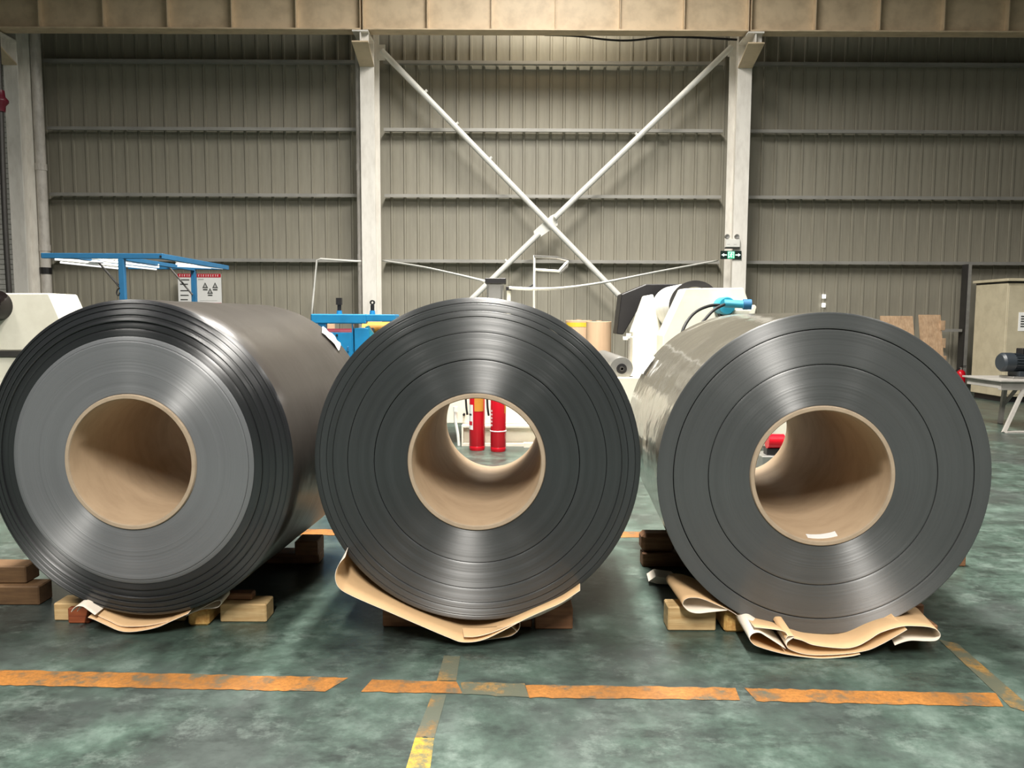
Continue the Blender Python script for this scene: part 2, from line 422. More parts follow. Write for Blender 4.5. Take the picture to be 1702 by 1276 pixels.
column(COLX[2], 'cream steel column carrying the small green exit sign')

# crane runway girders, one per bay
JX = [-3.06 + 8.0 * k for k in (-2, -1, 0, 1, 2)]
xj = [P(603, 30, 16.1).x, P(1243.5, 30, 16.1).x]
sp = xj[1] - xj[0]
labels = ['beige crane girder over the left bay with evenly spaced stiffeners',
          'beige crane girder over the middle bay above the cross bracing, brightest of the row',
          'beige crane girder over the right bay above the beige cabinet']
for k in range(3):
    xa = xj[0] + sp * (k - 1) + 0.02; xb = xa + sp - 0.04
    t = thing('crane_girder', ((xa + xb) / 2, 16.1, ZB), labels[k], 'girder', 'crane runway girders under the roof')
    MB().box(xa, xb, 16.09, 16.11, ZB + 0.03, ZB + 1.0).build('web', M['girder'], t)
    MB().box(xa, xb, 15.95, 16.25, ZB, ZB + 0.03).build('bottom_flange', M['girder'], t, bevel=0.004)
    MB().box(xa, xb, 15.95, 16.25, ZB + 1.0, ZB + 1.03).build('top_flange', M['girder'], t)
    proto = None
    for i in range(7):
        xs = xa + 0.008 + (xb - xa - 0.016) * i / 6
        if proto is None:
            m = MB()
            for s0, s1 in ((15.955, 16.09), (16.11, 16.245)):
                m.box(-0.007, 0.007, s0 - 16.1, s1 - 16.1, 0.03, 1.0)
            # snipped inner corner
            m.prism([(-0.007, -0.145, 0.03), (-0.007, -0.10, 0.03), (-0.007, -0.145, 0.09)], (0.014, 0, 0))
            o = m.build('stiffener', M['girder'], None, local=True); proto = o
        else:
            o = proto.copy(); C.objects.link(o)
        o.parent = t; o.location = (xs - (xa + xb) / 2, 0, 0)

# diagonal cross bracing
def brace(pa, pb, Y, label):
    a, b = P(*pa, Y), P(*pb, Y)
    m = MB().cyl(a, b, 0.062, 16)
    return a, b, m
t = thing('brace_tube', P(835, 291, 16.95), 'white steel brace running from upper left down to lower right', 'brace', 'crossed braces between two columns')
a, b, m = brace((634, 84), (1060, 523), 16.95, ''); m.build('tube', M['white'], t, smooth=True, angle=40)
for s in (0.16, 0.28, 0.41):
    c = a.lerp(b, s); n = Vector((b.z - a.z, 0, -(b.x - a.x))).normalized()
    MB().cyl(c - n * 0.05, c - n * 0.11, 0.03, 8).build('bolt_lug', M['white'], t)
MB().box(a.x - 0.1, a.x + 0.08, 16.94, 16.96, a.z - 0.2, a.z + 0.12).build('end_plate', M['column'], t)
t = thing('brace_tube', P(1000, 290, 16.95), 'white steel brace running from upper right down to lower left, split by a gusset plate', 'brace', 'crossed braces between two columns')
a0, b0 = P(1216, 78, 16.95), P(922, 362, 16.95)
MB().cyl(a0, b0, 0.062, 16).build('tube', M['white'], t, smooth=True, angle=40)
a1, b1 = P(896, 388, 16.95), P(755, 525, 16.95)
MB().cyl(a1, b1, 0.062, 16).build('tube', M['white'], t, smooth=True, angle=40)
MB().prism(poly_px([(887, 384), (916, 358), (927, 353), (927, 374), (899, 393), (888, 393)], 17.02), (0, 0.02, 0)).build('gusset_plate', M['white'], t)
for (pa, pb, s_) in ((a0, b0, 0.52), (a1, b1, 0.36)):
    c = pa.lerp(pb, s_); n_ = Vector((-(pb.z - pa.z), 0, pb.x - pa.x)).normalized()
    n_ = n_ if n_.z > 0 else -n_
    MB().cyl(c + n_ * 0.05, c + n_ * 0.11, 0.03, 8).build('bolt_lug', M['white'], t)
MB().box(a0.x - 0.08, a0.x + 0.1, 16.94, 16.96, a0.z - 0.2, a0.z + 0.12).build('end_plate', M['column'], t)

# pipes and cables on the wall
def pipe(name, pts, r, mat, label, cat, collars=()):
    t = thing(name, (pts[0].x, pts[0].y, min(q.z for q in pts)), label, cat)
    MB().tube(pts, r, 14).build('pipe_run', mat, t, smooth=True, angle=50)
    for p, rr, m in collars: MB().cyl(p - Vector((0, 0, 0.07)), p + Vector((0, 0, 0.07)), rr, 14).build('collar', m, t)
    return t
Yp = 17.05
xp = P(74, 400, Yp).x
pipe('drain_pipe', [Vector((xp, Yp, 0.02)), Vector((xp, Yp, 9.5))], 0.105, M['pipe'], 'fat white drain pipe beside the far left column', 'pipe',
     [(Vector((xp, Yp, P(70, 278, Yp).z)), 0.118, M['pipe']), (Vector((xp, Yp, P(75, 412, Yp).z)), 0.118, M['pipe']), (Vector((xp, Yp, P(76, 450, Yp).z)), 0.122, M['black'])])
xp = P(598, 350, 16.9).x
pipe('drain_pipe', [Vector((xp, 16.9, 0.02)), Vector((xp, 16.9, 9.5))], 0.06, M['pipe'], 'thin cream drain pipe on the left of the column behind the blue machine', 'pipe',
     [(Vector((xp, 16.9, P(598, 278, 16.9).z)), 0.068, M['pipe']), (Vector((xp, 16.9, P(598, 428, 16.9).z)), 0.068, M['pipe'])])
xp = P(1238, 300, 16.95).x
pipe('conduit_pipe', [Vector((xp, 16.95, P(1238, 292, 16.95).z)), Vector((xp, 16.95, 9.5))], 0.055, M['pipe'], 'cream conduit on the right of the exit sign column, upper half', 'pipe',
     [(Vector((xp, 16.95, P(1238, 294, 16.95).z)), 0.07, M['black'])])
pts = [P(1236, 300, 16.95), P(1236, 360, 16.9), P(1233, 410, 16.9), P(1228, 440, 16.9), P(1231, 462, 16.9), P(1226, 500, 16.9)]
tag(MB().tube(pts, 0.05, 10, 5).build('power_cable', M['rubber'], smooth=True), 'thick dark cable hanging down the right of the exit sign column', 'cable')
tag(MB().tube([P(905, 58, 16.3), P(960, 60, 16.3), P(1010, 66, 16.3), P(1050, 67, 16.3), P(1100, 62, 16.3), P(1150, 62, 16.3), P(1225, 66, 16.3)], 0.022, 8, 5).build('power_cable', M['rubber'], smooth=True),
    'black cable sagging just under the middle crane girder', 'cable')
tag(MB().tube([P(517, 535, 16.5), P(520, 500, 16.5), P(527, 432, 16.5), P(533, 430, 16.5), P(590, 434, 16.5), P(600, 434, 16.55)], 0.022, 8).build('conduit_pipe', M['white'], smooth=True),
    'thin white conduit rising behind the blue machine then running to the column', 'pipe')
tag(MB().tube([P(636, 433, 16.5), P(700, 443, 15), P(755, 455, 13), P(808, 468, 9.5)], 0.018, 8, 6).build('air_hose', M['white'], smooth=True),
    'white hose slanting from the column down to the black capped cylinder', 'hose')
tag(MB().tube([P(846, 478, 9.3), P(885, 480, 9.4), P(940, 478, 10.5), P(1010, 468, 12), P(1100, 450, 14.5), P(1192, 433, 16.5)], 0.018, 8, 6).build('air_hose', M['white'], smooth=True),
    'white hose sagging from the bracket pole up to the exit sign column', 'hose')
# dark hose at the far left
t = thing('hanging_hose', P(17, 480, 14.5), 'dark vertical hose with maroon fitting in front of the far left column', 'hose')
MB().tube([P(18, 520, 14.5), P(15, 480, 14.5), P(9, 380, 14.5), P(4, 260, 14.5), P(0, 150, 14.5), P(-6, 40, 14.5)], 0.048, 12, 4).build('hose_body', M['steel_dark'], t, smooth=True)
q = P(0, 168, 14.5)
MB().lathe([(0.001, -0.2), (0.08, -0.19), (0.09, -0.08), (0.14, -0.02), (0.14, 0.02), (0.09, 0.08), (0.08, 0.19), (0.001, 0.2)], 20, 'Z', False, None, q).build('fitting', M['maroon'], t, smooth=True, angle=40)

# emergency lamp and exit sign on the column
Yc = 16.57
t = thing('emergency_lamp', P(1217, 411, Yc), 'white twin-head emergency lamp on the column above the exit sign', 'lamp')
a, b = P(1205, 411, Yc), P(1229, 396, Yc)
MB().box(a.x, b.x, Yc - 0.07, Yc, a.z, b.z - 0.02).build('housing', M['white'], t, bevel=0.008)
for px in (1209, 1225):
    c = P(px, 393, Yc - 0.07)
    MB().lathe([(0.001, 0.09), (0.04, 0.08), (0.052, 0.0), (0.046, -0.01), (0.001, -0.005)], 18, 'Y', False, None, c).build('lamp_head', M['steel'], t, smooth=True, angle=40)
MB().box(a.x - 0.01, b.x, Yc - 0.05, Yc, a.z - 0.03, a.z).build('bracket', M['steel_dark'], t)
for px in (1210, 1221):
    c = P(px, 406, Yc - 0.071); MB().box(c.x - 0.02, c.x + 0.04, Yc - 0.073, Yc - 0.07, c.z - 0.006, c.z + 0.006).build('printed_mark', M['sign_faint'], t)
t = thing('exit_sign', P(1214, 430, Yc), 'dark green exit sign with running figure and two white arrows', 'sign')
a, b = P(1197, 430.5, Yc), P(1232, 417, Yc); zc = (a.z + b.z) / 2; xc = (a.x + b.x) / 2
MB().box(a.x, b.x, Yc - 0.03, Yc, a.z, b.z).build('sign_body', M['exit_body'], t, bevel=0.004)
yf = Yc - 0.034
MB().box(xc - 0.075, xc + 0.075, yf, yf + 0.006, a.z + 0.012, b.z - 0.012).build('lit_panel', M['exit_green'], t)
fig = MB()                                      # doorway and running figure
fig.box(xc - 0.06, xc - 0.05, yf - 0.003, yf, a.z + 0.02, b.z - 0.025).box(xc + 0.05, xc + 0.06, yf - 0.003, yf, a.z + 0.02, b.z - 0.025).box(xc - 0.06, xc + 0.06, yf - 0.003, yf, b.z - 0.03, b.z - 0.022)
fig.cyl((xc + 0.012, yf - 0.003, zc + 0.035), (xc + 0.012, yf, zc + 0.035), 0.012, 10)
def bar(m, p, q, wd, y0, y1):
    p, q = Vector((p[0], y0, p[1])), Vector((q[0], y0, q[1])); n = Vector((q.z - p.z, 0, p.x - q.x)).normalized() * wd / 2
    m.prism([p + n, q + n, q - n, p - n], (0, y1 - y0, 0))
for p, q in (((0.005, 0.022), (-0.008, -0.012)), ((-0.008, -0.012), (0.018, -0.03)), ((0.018, -0.03), (0.012, -0.055)), ((-0.008, -0.012), (-0.022, -0.038)), ((-0.022, -0.038), (-0.045, -0.04)),
             ((0.005, 0.018), (0.03, 0.004)), ((0.003, 0.018), (-0.028, 0.012))):
    bar(fig, (xc + p[0], zc + p[1]), (xc + q[0], zc + q[1]), 0.012, yf - 0.003, yf)
fig.build('running_figure', M['exit_white'], t)
for s in (-1, 1):
    m = MB(); bar(m, (xc + s * 0.09, zc), (xc + s * 0.16, zc), 0.022, yf + 0.001, yf + 0.005)
    m.prism([(xc + s * 0.15, yf + 0.001, zc + 0.035), (xc + s * 0.205, yf + 0.001, zc), (xc + s * 0.15, yf + 0.001, zc - 0.035)], (0, 0.004, 0))
    m.build('arrow', M['exit_white'], t)

# notice board on the wall
Yn = 17.38
a, b = P(297, 506, Yn), P(367, 455, Yn)
t = thing('notice_board', Vector(((a.x + b.x) / 2, Yn, a.z)), 'white safety notice board with red header on the wall behind the blue lamp frame', 'notice board')
W, H = b.x - a.x, b.z - a.z
MB().box(a.x, b.x, Yn, Yn + 0.03, a.z, b.z).build('board', M['paper'], t)
MB().box(a.x, b.x, Yn - 0.006, Yn, b.z - 0.115 * H, b.z).build('red_header', M['sign_red'], t)
MB().box(a.x, b.x, Yn - 0.006, Yn, a.z, a.z + 0.06 * H).build('red_footer', M['sign_red'], t)
h = MB()
for i in range(17):                              # header lettering, too small to read: strokes of characters
    x = a.x + W * (0.04 + i * 0.055)
    if 0.27 < (x - a.x) / W < 0.33: continue
    z = b.z - 0.06 * H; s = 0.016 * W
    h.box(x, x + 1.6 * s, Yn - 0.009, Yn - 0.006, z + s, z + 1.5 * s).box(x + 0.6 * s, x + s, Yn - 0.009, Yn - 0.006, z - 1.4 * s, z + s)
    if i % 2: h.box(x, x + 1.6 * s, Yn - 0.009, Yn - 0.006, z - 1.0 * s, z - 0.6 * s)
    else: h.box(x, x + 0.4 * s, Yn - 0.009, Yn - 0.006, z - 1.4 * s, z + s)
h.build('header_lettering', M['paper'], t)['kind'] = 'stuff'
for u, v in ((0.63, 0.63), (0.86, 0.63), (0.74, 0.45)):
    x, z, s = a.x + u * W, a.z + v * H, 0.065 * W
    tr = MB().prism([(x - s, Yn - 0.006, z - s), (x + s, Yn - 0.006, z - s), (x, Yn - 0.006, z + s)], (0, 0.006, 0)).build('warning_triangle', M['sign_ink'], t)
    MB().prism([(x - s * .5, Yn - 0.009, z - s * .7), (x + s * .5, Yn - 0.009, z - s * .7), (x, Yn - 0.009, z + s * .4)], (0, 0.003, 0)).build('triangle_inset', M['sign_faint'], tr)
    MB().box(x - s * 0.8, x + s * 0.8, Yn - 0.005, Yn, z - s * 1.8, z - s * 1.35).build('caption', M['sign_ink'], t)
for v in (0.80, 0.66, 0.45, 0.3, 0.16):
    z = a.z + v * H; MB().box(a.x + 0.05 * W, a.x + (0.2 + 0.1 * random.random()) * W, Yn - 0.004, Yn, z - 0.012, z + 0.012).build('text_line', M['sign_ink'], t)
MB().box(a.x + 0.5 * W, a.x + 0.9 * W, Yn - 0.004, Yn, a.z + 0.13 * H, a.z + 0.14 * H).build('faint_line', M['sign_faint'], t)
MB().box(a.x + 0.47 * W, a.x + 0.6 * W, Yn - 0.004, Yn, a.z + 0.8 * H, a.z + 0.84 * H).build('faint_line', M['sign_faint'], t)

# ================================================================== the three film coils
KS = 1.03
def coil(name_px, R_, yaw, depth, L, core, bands, side_mat, label, back_rec=0.0):
    hub = P(*name_px, depth)
    t = thing('film_coil', (hub.x, depth, hub.z - R_), label, 'film coil', 'three coils of black film in a row', -R(yaw))
    R_ *= KS; rco, rci = core[0] * KS, core[1] * KS; bands = [(a * KS, b * KS) + tuple(q) for a, b, *q in bands]
    def part(m, name, mats):
        o = m.build(name, mats, None, local=True, smooth=True, angle=35); o.parent = t; o.location = (0, 0, R_); return o
    prof = [(rci, -0.002), (rci + 0.004, -0.008), (rco - 0.004, -0.008), (rco, -0.002), (rco, L), (rci, L)]
    mis = [0, 0, 0, 0, 0, 1]
    part(MB().lathe(prof, 128, 'Y', True, mis), 'core', [M['card'], M['card_in']])
    for bi, (r0, r1, o0, o1, amp, mat) in enumerate(bands):
        last = bi == len(bands) - 1
        n = max(3, int((r1 - r0) / 0.0034)); prof = []; dr = 0.0
        for i in range(n + 1):                  # layer edges drift in and out, now and then with a step
            r = r0 + (r1 - r0) * i / n
            dr = dr * 0.8 + random.uniform(-amp, amp) * 0.55 + (random.choice((-1, 1)) * amp * 1.6 if random.random() < 0.09 else 0)
            prof.append((r, o0 + (o1 - o0) * i / n + max(-0.004, min(0.004, dr))))
        prof[0] = (r0, prof[0][1] + 0.002); prof[-1] = (r1, prof[-1][1] + 0.0025)
        nf = len(prof); mis = [0] * (nf - 1)
        if last:
            for k in range(1, 12): prof.append((r1 + 0.0012 * math.sin(k * 1.7), o1 + (L - o1) * k / 11)); mis.append(1)
        else:
            prof.append((r1, L)); mis.append(0)
        prof.append((r0, L)); mis += [0, 0]
        part(MB().lathe(prof, 176, 'Y', True, mis), 'winding', [mat, side_mat])
    return t, hub
G = 0.0022
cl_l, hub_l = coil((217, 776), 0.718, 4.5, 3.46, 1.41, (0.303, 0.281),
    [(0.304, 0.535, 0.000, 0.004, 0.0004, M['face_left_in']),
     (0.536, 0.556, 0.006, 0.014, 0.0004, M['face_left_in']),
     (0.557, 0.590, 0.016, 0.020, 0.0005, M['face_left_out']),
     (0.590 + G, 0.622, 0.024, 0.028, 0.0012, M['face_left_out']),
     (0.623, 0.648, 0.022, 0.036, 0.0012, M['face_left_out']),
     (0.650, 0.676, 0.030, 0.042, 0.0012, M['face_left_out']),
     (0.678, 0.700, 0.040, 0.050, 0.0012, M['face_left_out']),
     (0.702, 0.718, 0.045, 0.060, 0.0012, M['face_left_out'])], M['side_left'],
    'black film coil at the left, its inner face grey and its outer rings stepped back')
cl_m, hub_m = coil((792, 776), 0.725, 1.5, 3.46, 1.41, (0.306, 0.284),
    [(0.307, 0.453, 0.0, 0.0, 0.0007, M['face_mid']),
     (0.453 + G * 1.6, 0.573, 0.001, 0.001, 0.0008, M['face_mid']),
     (0.573 + G, 0.640, 0.000, 0.002, 0.001, M['face_mid']),
     (0.641, 0.668, 0.002, 0.003, 0.0014, M['face_mid']),
     (0.670, 0.700, 0.004, 0.006, 0.0014, M['face_mid']),
     (0.702, 0.725, 0.008, 0.016, 0.0014, M['face_mid'])], M['side_mid'],
    'charcoal film coil in the middle with red extinguishers seen through its core')
cl_r, hub_r = coil((1366, 799), 0.723, 3.8, 3.46, 1.63, (0.314, 0.292),
    [(0.315, 0.494, 0.0, 0.0, 0.0005, M['face_right']),
     (0.494 + G * 1.6, 0.648, 0.0, 0.001, 0.0005, M['face_right']),
     (0.648 + G * 2, 0.723, 0.001, 0.001, 0.0005, M['face_right'])], M['side_right'],
    'dark grey film coil at the right with a white slip inside its core')

# small papers on the coils
def coil_pt(t, R_, yaw, along, ang, r):       # ang: from the vertical, clockwise seen from the front
    y = R(yaw); ax = Vector((math.sin(y), math.cos(y), 0)); sx = Vector((math.cos(y), -math.sin(y), 0))
    return Vector(t.location) + Vector((0, 0, R_)) + ax * along + (sx * math.sin(R(ang)) + Vector((0, 0, 1)) * math.cos(R(ang))) * r
def slip(t, R_, yaw, al0, al1, an0, an1, r, crumple, lift, name, mat, label, cat, n=10, m=6, skew=0.0):
    vs, fs = [], []
    for i in range(n + 1):
        for j in range(m + 1):
            u, v = i / n, j / m
            vs.append(coil_pt(t, R_, yaw, al0 + (al1 - al0) * u, an0 + (an1 - an0) * v + skew * u, r + lift * (u * (1 - u) + 0.6 * v * (1 - v)) + random.uniform(0, crumple)))
    for i in range(n):
        for j in range(m):
            k = i * (m + 1) + j; fs.append((k, k + 1, k + m + 2, k + m + 1))
    mb = MB(); mb.add(vs, fs); o = mb.build(name, mat)
    s = o.modifiers.new('solid', 'SOLIDIFY'); s.thickness = 0.0015; s.offset = 1
    return tag(o, label, cat)
slip(cl_l, 0.7395, 4.5, 1.25, 1.385, 40.5, 52, 0.7425, 0.012, 0.02, 'paper_scrap', M['paper'], 'crumpled white paper stuck on the back end of the left coil', 'paper', skew=-4)
slip(cl_r, 0.7447, 3.8, 1.42, 1.615, -62, -52, 0.7485, 0.012, 0.05, 'torn_film', M['paper'], 'torn white film end at the back left of the right coil', 'film')
slip(cl_r, 0.7447, 3.8, 0.035, 0.10, 162, 188, 0.299, 0.0004, 0.0, 'paper_slip', M['paper'], 'small white paper slip lying inside the core of the right coil', 'paper', skew=-2)

# ================================================================== timber and kraft paper under the coils
def timber(pa, pb, Y0, Y1, z0, h, mat, label, bevel=0.006, cat='timber', group=None):
    """a beam whose front lower corners show at the two pixels' columns"""
    xa, xb = P(pa, 1040, Y0).x, P(pb, 1040, Y0).x
    return tag(MB().box(xa, xb, Y0, Y1, z0, z0 + h).build('timber_block', mat, bevel=bevel), label, cat, group)
# left coil
timber(90, 166, 3.66, 3.78, 0, 0.088, M['pine'], 'pale pine beam standing out to the left of the left coil')
timber(168, 308, 3.66, 3.78, 0, 0.062, M['pine'], 'low pine plank under the paper right below the left coil')
timber(113, 148, 3.625, 3.658, 0, 0.078, M['pine_red'], 'red-brown offcut standing against the pale beam under the left coil')
timber(312, 347, 3.60, 3.90, 0, 0.083, M['pine_y'], 'orange pine chock with rounded end under the right side of the left coil', 0.012)
timber(366, 443, 3.65, 3.77, 0, 0.092, M['pine'], 'pale pine block standing out to the right of the left coil')
timber(378, 420, 3.70, 3.76, 0.093, 0.034, M['pine_dark'], 'thin brown offcut lying on the pale pine block right of the left coil')
timber(-60, 67, 3.86, 3.98, 0, 0.10, M['pine_shade_tone'], 'shade-darkened beam at the left edge of the picture, lower of two', 0.006, group=None)
timber(-60, 47, 3.90, 4.02, 0.101, 0.092, M['pine_shade_tone'], 'shade-darkened beam at the left edge of the picture, upper of two')
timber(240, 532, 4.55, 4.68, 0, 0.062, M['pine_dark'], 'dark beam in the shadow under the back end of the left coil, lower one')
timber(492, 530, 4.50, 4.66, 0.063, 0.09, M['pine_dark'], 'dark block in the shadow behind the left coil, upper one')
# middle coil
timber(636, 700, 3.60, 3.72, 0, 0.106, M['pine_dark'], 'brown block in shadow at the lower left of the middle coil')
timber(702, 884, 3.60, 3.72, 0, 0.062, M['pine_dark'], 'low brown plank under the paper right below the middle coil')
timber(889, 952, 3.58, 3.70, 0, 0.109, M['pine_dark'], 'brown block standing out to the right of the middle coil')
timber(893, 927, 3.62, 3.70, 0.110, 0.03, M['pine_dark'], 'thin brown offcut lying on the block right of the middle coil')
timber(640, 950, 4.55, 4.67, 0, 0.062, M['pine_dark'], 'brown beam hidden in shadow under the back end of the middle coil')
# right coil
timber(1110, 1190, 3.57, 3.68, 0, 0.118, M['pine'], 'pale pine block standing out to the left of the right coil')
timber(1204, 1240, 3.55, 3.95, 0.0, 0.094, M['pine_y'], 'splintered pine chock with its end grain showing left under the right coil', 0.012)
timber(1478, 1560, 3.53, 3.62, 0, 0.05, M['pine_dark'], 'flat brown board under the paper at the right of the right coil')
timber(1494, 1535, 3.70, 4.10, 0, 0.085, M['pine_dark'], 'brown chock hidden behind the folded paper under the right coil')
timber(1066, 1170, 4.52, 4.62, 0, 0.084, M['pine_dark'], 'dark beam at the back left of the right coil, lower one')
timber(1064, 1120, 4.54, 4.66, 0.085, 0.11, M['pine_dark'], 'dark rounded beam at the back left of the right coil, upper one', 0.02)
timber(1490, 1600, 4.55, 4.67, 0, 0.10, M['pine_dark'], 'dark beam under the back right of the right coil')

def sheet(pts, Yf, Yb, yaw, label, n=8, lift=0.0, flip=False, back=None, name='paper_sheet', mats=None, dx=0.0, thick=0.0022):
    f = catmull([P(x, y, Yf) for x, y in pts], n)
    k = 7; vs, fs = [], []
    if back is None:
        bk = [q + Vector(((Yb - Yf) * math.tan(R(yaw)) + dx, Yb - Yf, lift)) for q in f]
    else:
        bk = catmull(back, n)
    for i, (p, q) in enumerate(zip(f, bk)):
        for j in range(k + 1):
            s = j / k; c = p.lerp(q, s)
            vs.append(c)
    for i in range(len(f) - 1):
        for j in range(k):
            a = i * (k + 1) + j; fs.append((a, a + 1, a + k + 2, a + k + 1) if not flip else (a, a + k + 1, a + k + 2, a + 1))
    mats = mats or [M['kraft_white'], M['kraft']]
    mb = MB(); mb.add(vs, fs)
    xs = [q.x for q in vs]; zs = [q.z for q in vs]; ys = [q.y for q in vs]
    org = Vector(((min(xs) + max(xs)) / 2, (min(ys) + max(ys)) / 2, min(zs)))
    me = bpy.data.meshes.new(name); me.from_pydata([tuple(q - org) for q in vs], [], fs)
    for m in mats: me.materials.append(m)
    me.shade_smooth()
    o = bpy.data.objects.new(name, me); C.objects.link(o); o.location = org
    s = o.modifiers.new('solid', 'SOLIDIFY'); s.thickness = thick; s.offset = 0; s.material_offset = 1
    return tag(o, label, 'paper')
def arc(hub, R_, angs, Y, dr=0.006):
    return [Vector((hub.x + (Y - 3.46) * 0.04 + (R_ + dr) * math.sin(R(a)), Y, hub.z - (R_ + dr) * math.cos(R(a)))) for a in angs]
# left: two layers hanging in a shallow bow, with small folded ends
sheet([(128, 1016), (133, 1008), (141, 1007), (150, 1013), (163, 1023), (182, 1032), (200, 1040), (222, 1041), (250, 1039), (280, 1032), (300, 1025)], 3.50, 3.62, 3,
      'upper kraft paper layer bowed under the left coil, its left end white', lift=0.02)
sheet([(146, 1026), (155, 1029), (175, 1038), (195, 1047), (212, 1050), (235, 1048), (262, 1042), (285, 1032), (303, 1024), (312, 1020)], 3.48, 3.62, 3,
      'lower kraft paper layer bowed under the left coil', lift=0.022)
sheet([(118, 1017), (123, 1010), (130, 1007), (138, 1008), (147, 1014), (158, 1022)], 3.47, 3.60, 3,
      'white turned up paper end over the red-brown offcut under the left coil', lift=0.012, mats=[M['kraft_white'], M['kraft_white']])
sheet([(309, 1024), (320, 1018), (338, 1012), (352, 1011), (362, 1009), (367, 1003), (366, 998), (358, 999), (346, 1005), (332, 1012), (318, 1019)], 3.56, 3.66, 3,
      'small folded paper end on the orange chock under the left coil', lift=0.012, mats=[M['kraft_white'], M['kraft_white']])
# middle: one big sheet spread forward from under the coil
front = [(573, 926), (562, 940), (557, 958), (563, 976), (585, 990), (640, 1014), (700, 1040), (745, 1059), (769, 1067), (800, 1064), (832, 1050), (870, 1030), (905, 1014), (930, 1003), (948, 992), (964, 981)]
sheet(front, 3.36, 4.0, 1.5, 'large kraft paper sheet spread under the middle coil and raised at the left', n=6,
      back=arc(hub_m, 0.747, [-62, -58, -53, -47, -40, -32, -22, -12, -6, 0, 8, 18, 28, 34, 38, 42], 4.0))
sheet([(771, 1058), (790, 1058), (815, 1052), (845, 1040), (875, 1027), (905, 1013), (928, 1003), (952, 989)], 3.37, 3.45, 1.5,
      'inner kraft paper flap folded over in front of the middle coil', n=6, back=arc(hub_m, 0.747, [-5, 0, 6, 12, 18, 24, 31, 36], 3.45, 0.003))
sheet([(800, 1064), (830, 1060), (850, 1056), (862, 1046), (864, 1036), (858, 1034), (850, 1040), (856, 1046), (860, 1050)], 3.42, 3.52, 1.5,
      'crumpled paper curl right of centre under the middle coil', n=6, lift=0.004)
# right: folded lobes
sheet([(1209, 1014), (1195, 1015.5), (1181, 1017), (1160, 1019), (1146, 1016), (1137, 1008), (1135, 1002), (1139, 996), (1149, 993), (1167, 995), (1194, 1006), (1212, 1014), (1232, 1026), (1262, 1040)], 3.50, 3.75, 0,
      'open loop of kraft paper at the left of the right coil', n=6, lift=0.03, dx=-0.03)
sheet([(1254, 1042), (1300, 1048), (1312, 1058), (1333, 1064), (1354, 1072), (1399, 1077), (1423, 1074), (1443, 1064), (1464, 1051), (1497, 1041), (1522, 1040), (1545, 1042), (1558, 1047), (1563, 1056), (1556, 1064), (1538, 1065), (1515, 1064), (1500, 1067), (1487, 1072)], 3.28, 3.75, 3.5,
      'top kraft paper sheet under the right coil ending in a broad loop at the right', n=6,
      back=arc(hub_r, 0.7447, [-24, -14, -11, -7, -2, 6, 10, 14, 19, 25], 3.75) + [P(x, y, 3.75) for x, y in ((1490, 1000), (1512, 1003), (1522, 1008), (1526, 1014), (1521, 1019), (1505, 1020), (1488, 1021), (1475, 1024), (1465, 1028))])
sheet([(1306, 1062), (1310, 1057), (1320, 1058), (1308, 1068), (1313, 1079), (1346, 1088), (1399, 1087), (1440, 1081), (1464, 1071), (1486, 1059), (1508, 1046)], 3.275, 3.55, 3.5,
      'middle kraft paper fold under the right coil', n=6, lift=0.012)
sheet([(1306, 1078), (1275, 1058), (1262, 1051), (1251, 1053), (1246, 1060), (1250, 1068), (1262, 1075), (1301, 1086), (1340, 1092), (1370, 1094), (1410, 1091), (1430, 1087)], 3.27, 3.55, 3.5,
      'lowest paper fold with white inside, left under the right coil', n=6, lift=0.0)
tag(MB().prism([P(1078, 966, 4.2), P(1090, 958, 4.2), P(1120, 962, 4.2), P(1130, 972, 4.2), P(1092, 970, 4.2)], (0.01, 0.12, 0.004)).build('paper_sheet', M['kraft_white'], smooth=False),
    'white paper tip sticking out at the back left of the right coil', 'paper')

# ================================================================== machines and stores behind
# cream winding machine
Y0 = 8.4
t = thing('winding_machine', P(1180, 600, Y0) * 1.0 - Vector((0, 0, P(1180, 600, Y0).z)), 'cream winding machine with white drum, black hood and teal motor behind the right coil', 'machine')
zt = P(1040, 625, 8.2).z
fp = poly_px([(1139, 479), (1236, 478), (1243, 497), (1256, 530), (1262, 560), (1262, 640), (1101, 640), (1102, 558)], Y0)
fp = fp[:5] + [Vector((fp[4].x, Y0, 0)), Vector((fp[7].x, Y0, 0)), fp[7]]
sf = MB().prism(fp, (0, 0.36, 0)).build('side_frame', M['cream'], t, bevel=0.012)
rp = poly_px([(1074, 491), (1086, 489), (1092, 520), (1104, 560), (1104, 640), (1054, 640), (1052, 552)], 9.7)
rp = rp[:4] + [Vector((rp[3].x, 9.7, 0)), Vector((rp[6].x, 9.7, 0)), rp[6]]
MB().prism(rp, (0, 0.3, 0)).build('side_frame', M['cream'], t, bevel=0.012)
fc, bc = P(1154, 509, 8.8), P(1154, 509, 8.8) + Vector((0, 1.15, 0.0))
MB().lathe([(0.05, 0.0), (0.272, 0.0), (0.276, 0.02), (0.276, 1.15), (0.05, 1.15)], 48, 'Y', True, None, fc).build('drum', M['white'], t, smooth=True, angle=35)
MB().lathe([(0.22, -0.05), (0.29, -0.05), (0.29, 0.0), (0.22, 0.0)], 48, 'Y', True, None, fc).build('drum_rim', M['black'], t, smooth=True, angle=35)
hp = poly_px([(1033, 489), (1074, 472), (1128, 472), (1128, 500), (1071, 496), (1036, 556), (1025, 555)], 10.3)
MB().prism(hp, (0, 0.4, 0)).build('hood', M['black'], t, bevel=0.01)
MB().box(P(940, 625, 8.0).x, fp[7].x, 8.1, 10.0, 0.3, P(1033, 612.5, 8.2).z - 0.13).build('base_frame', M['cream'], t, bevel=0.01)
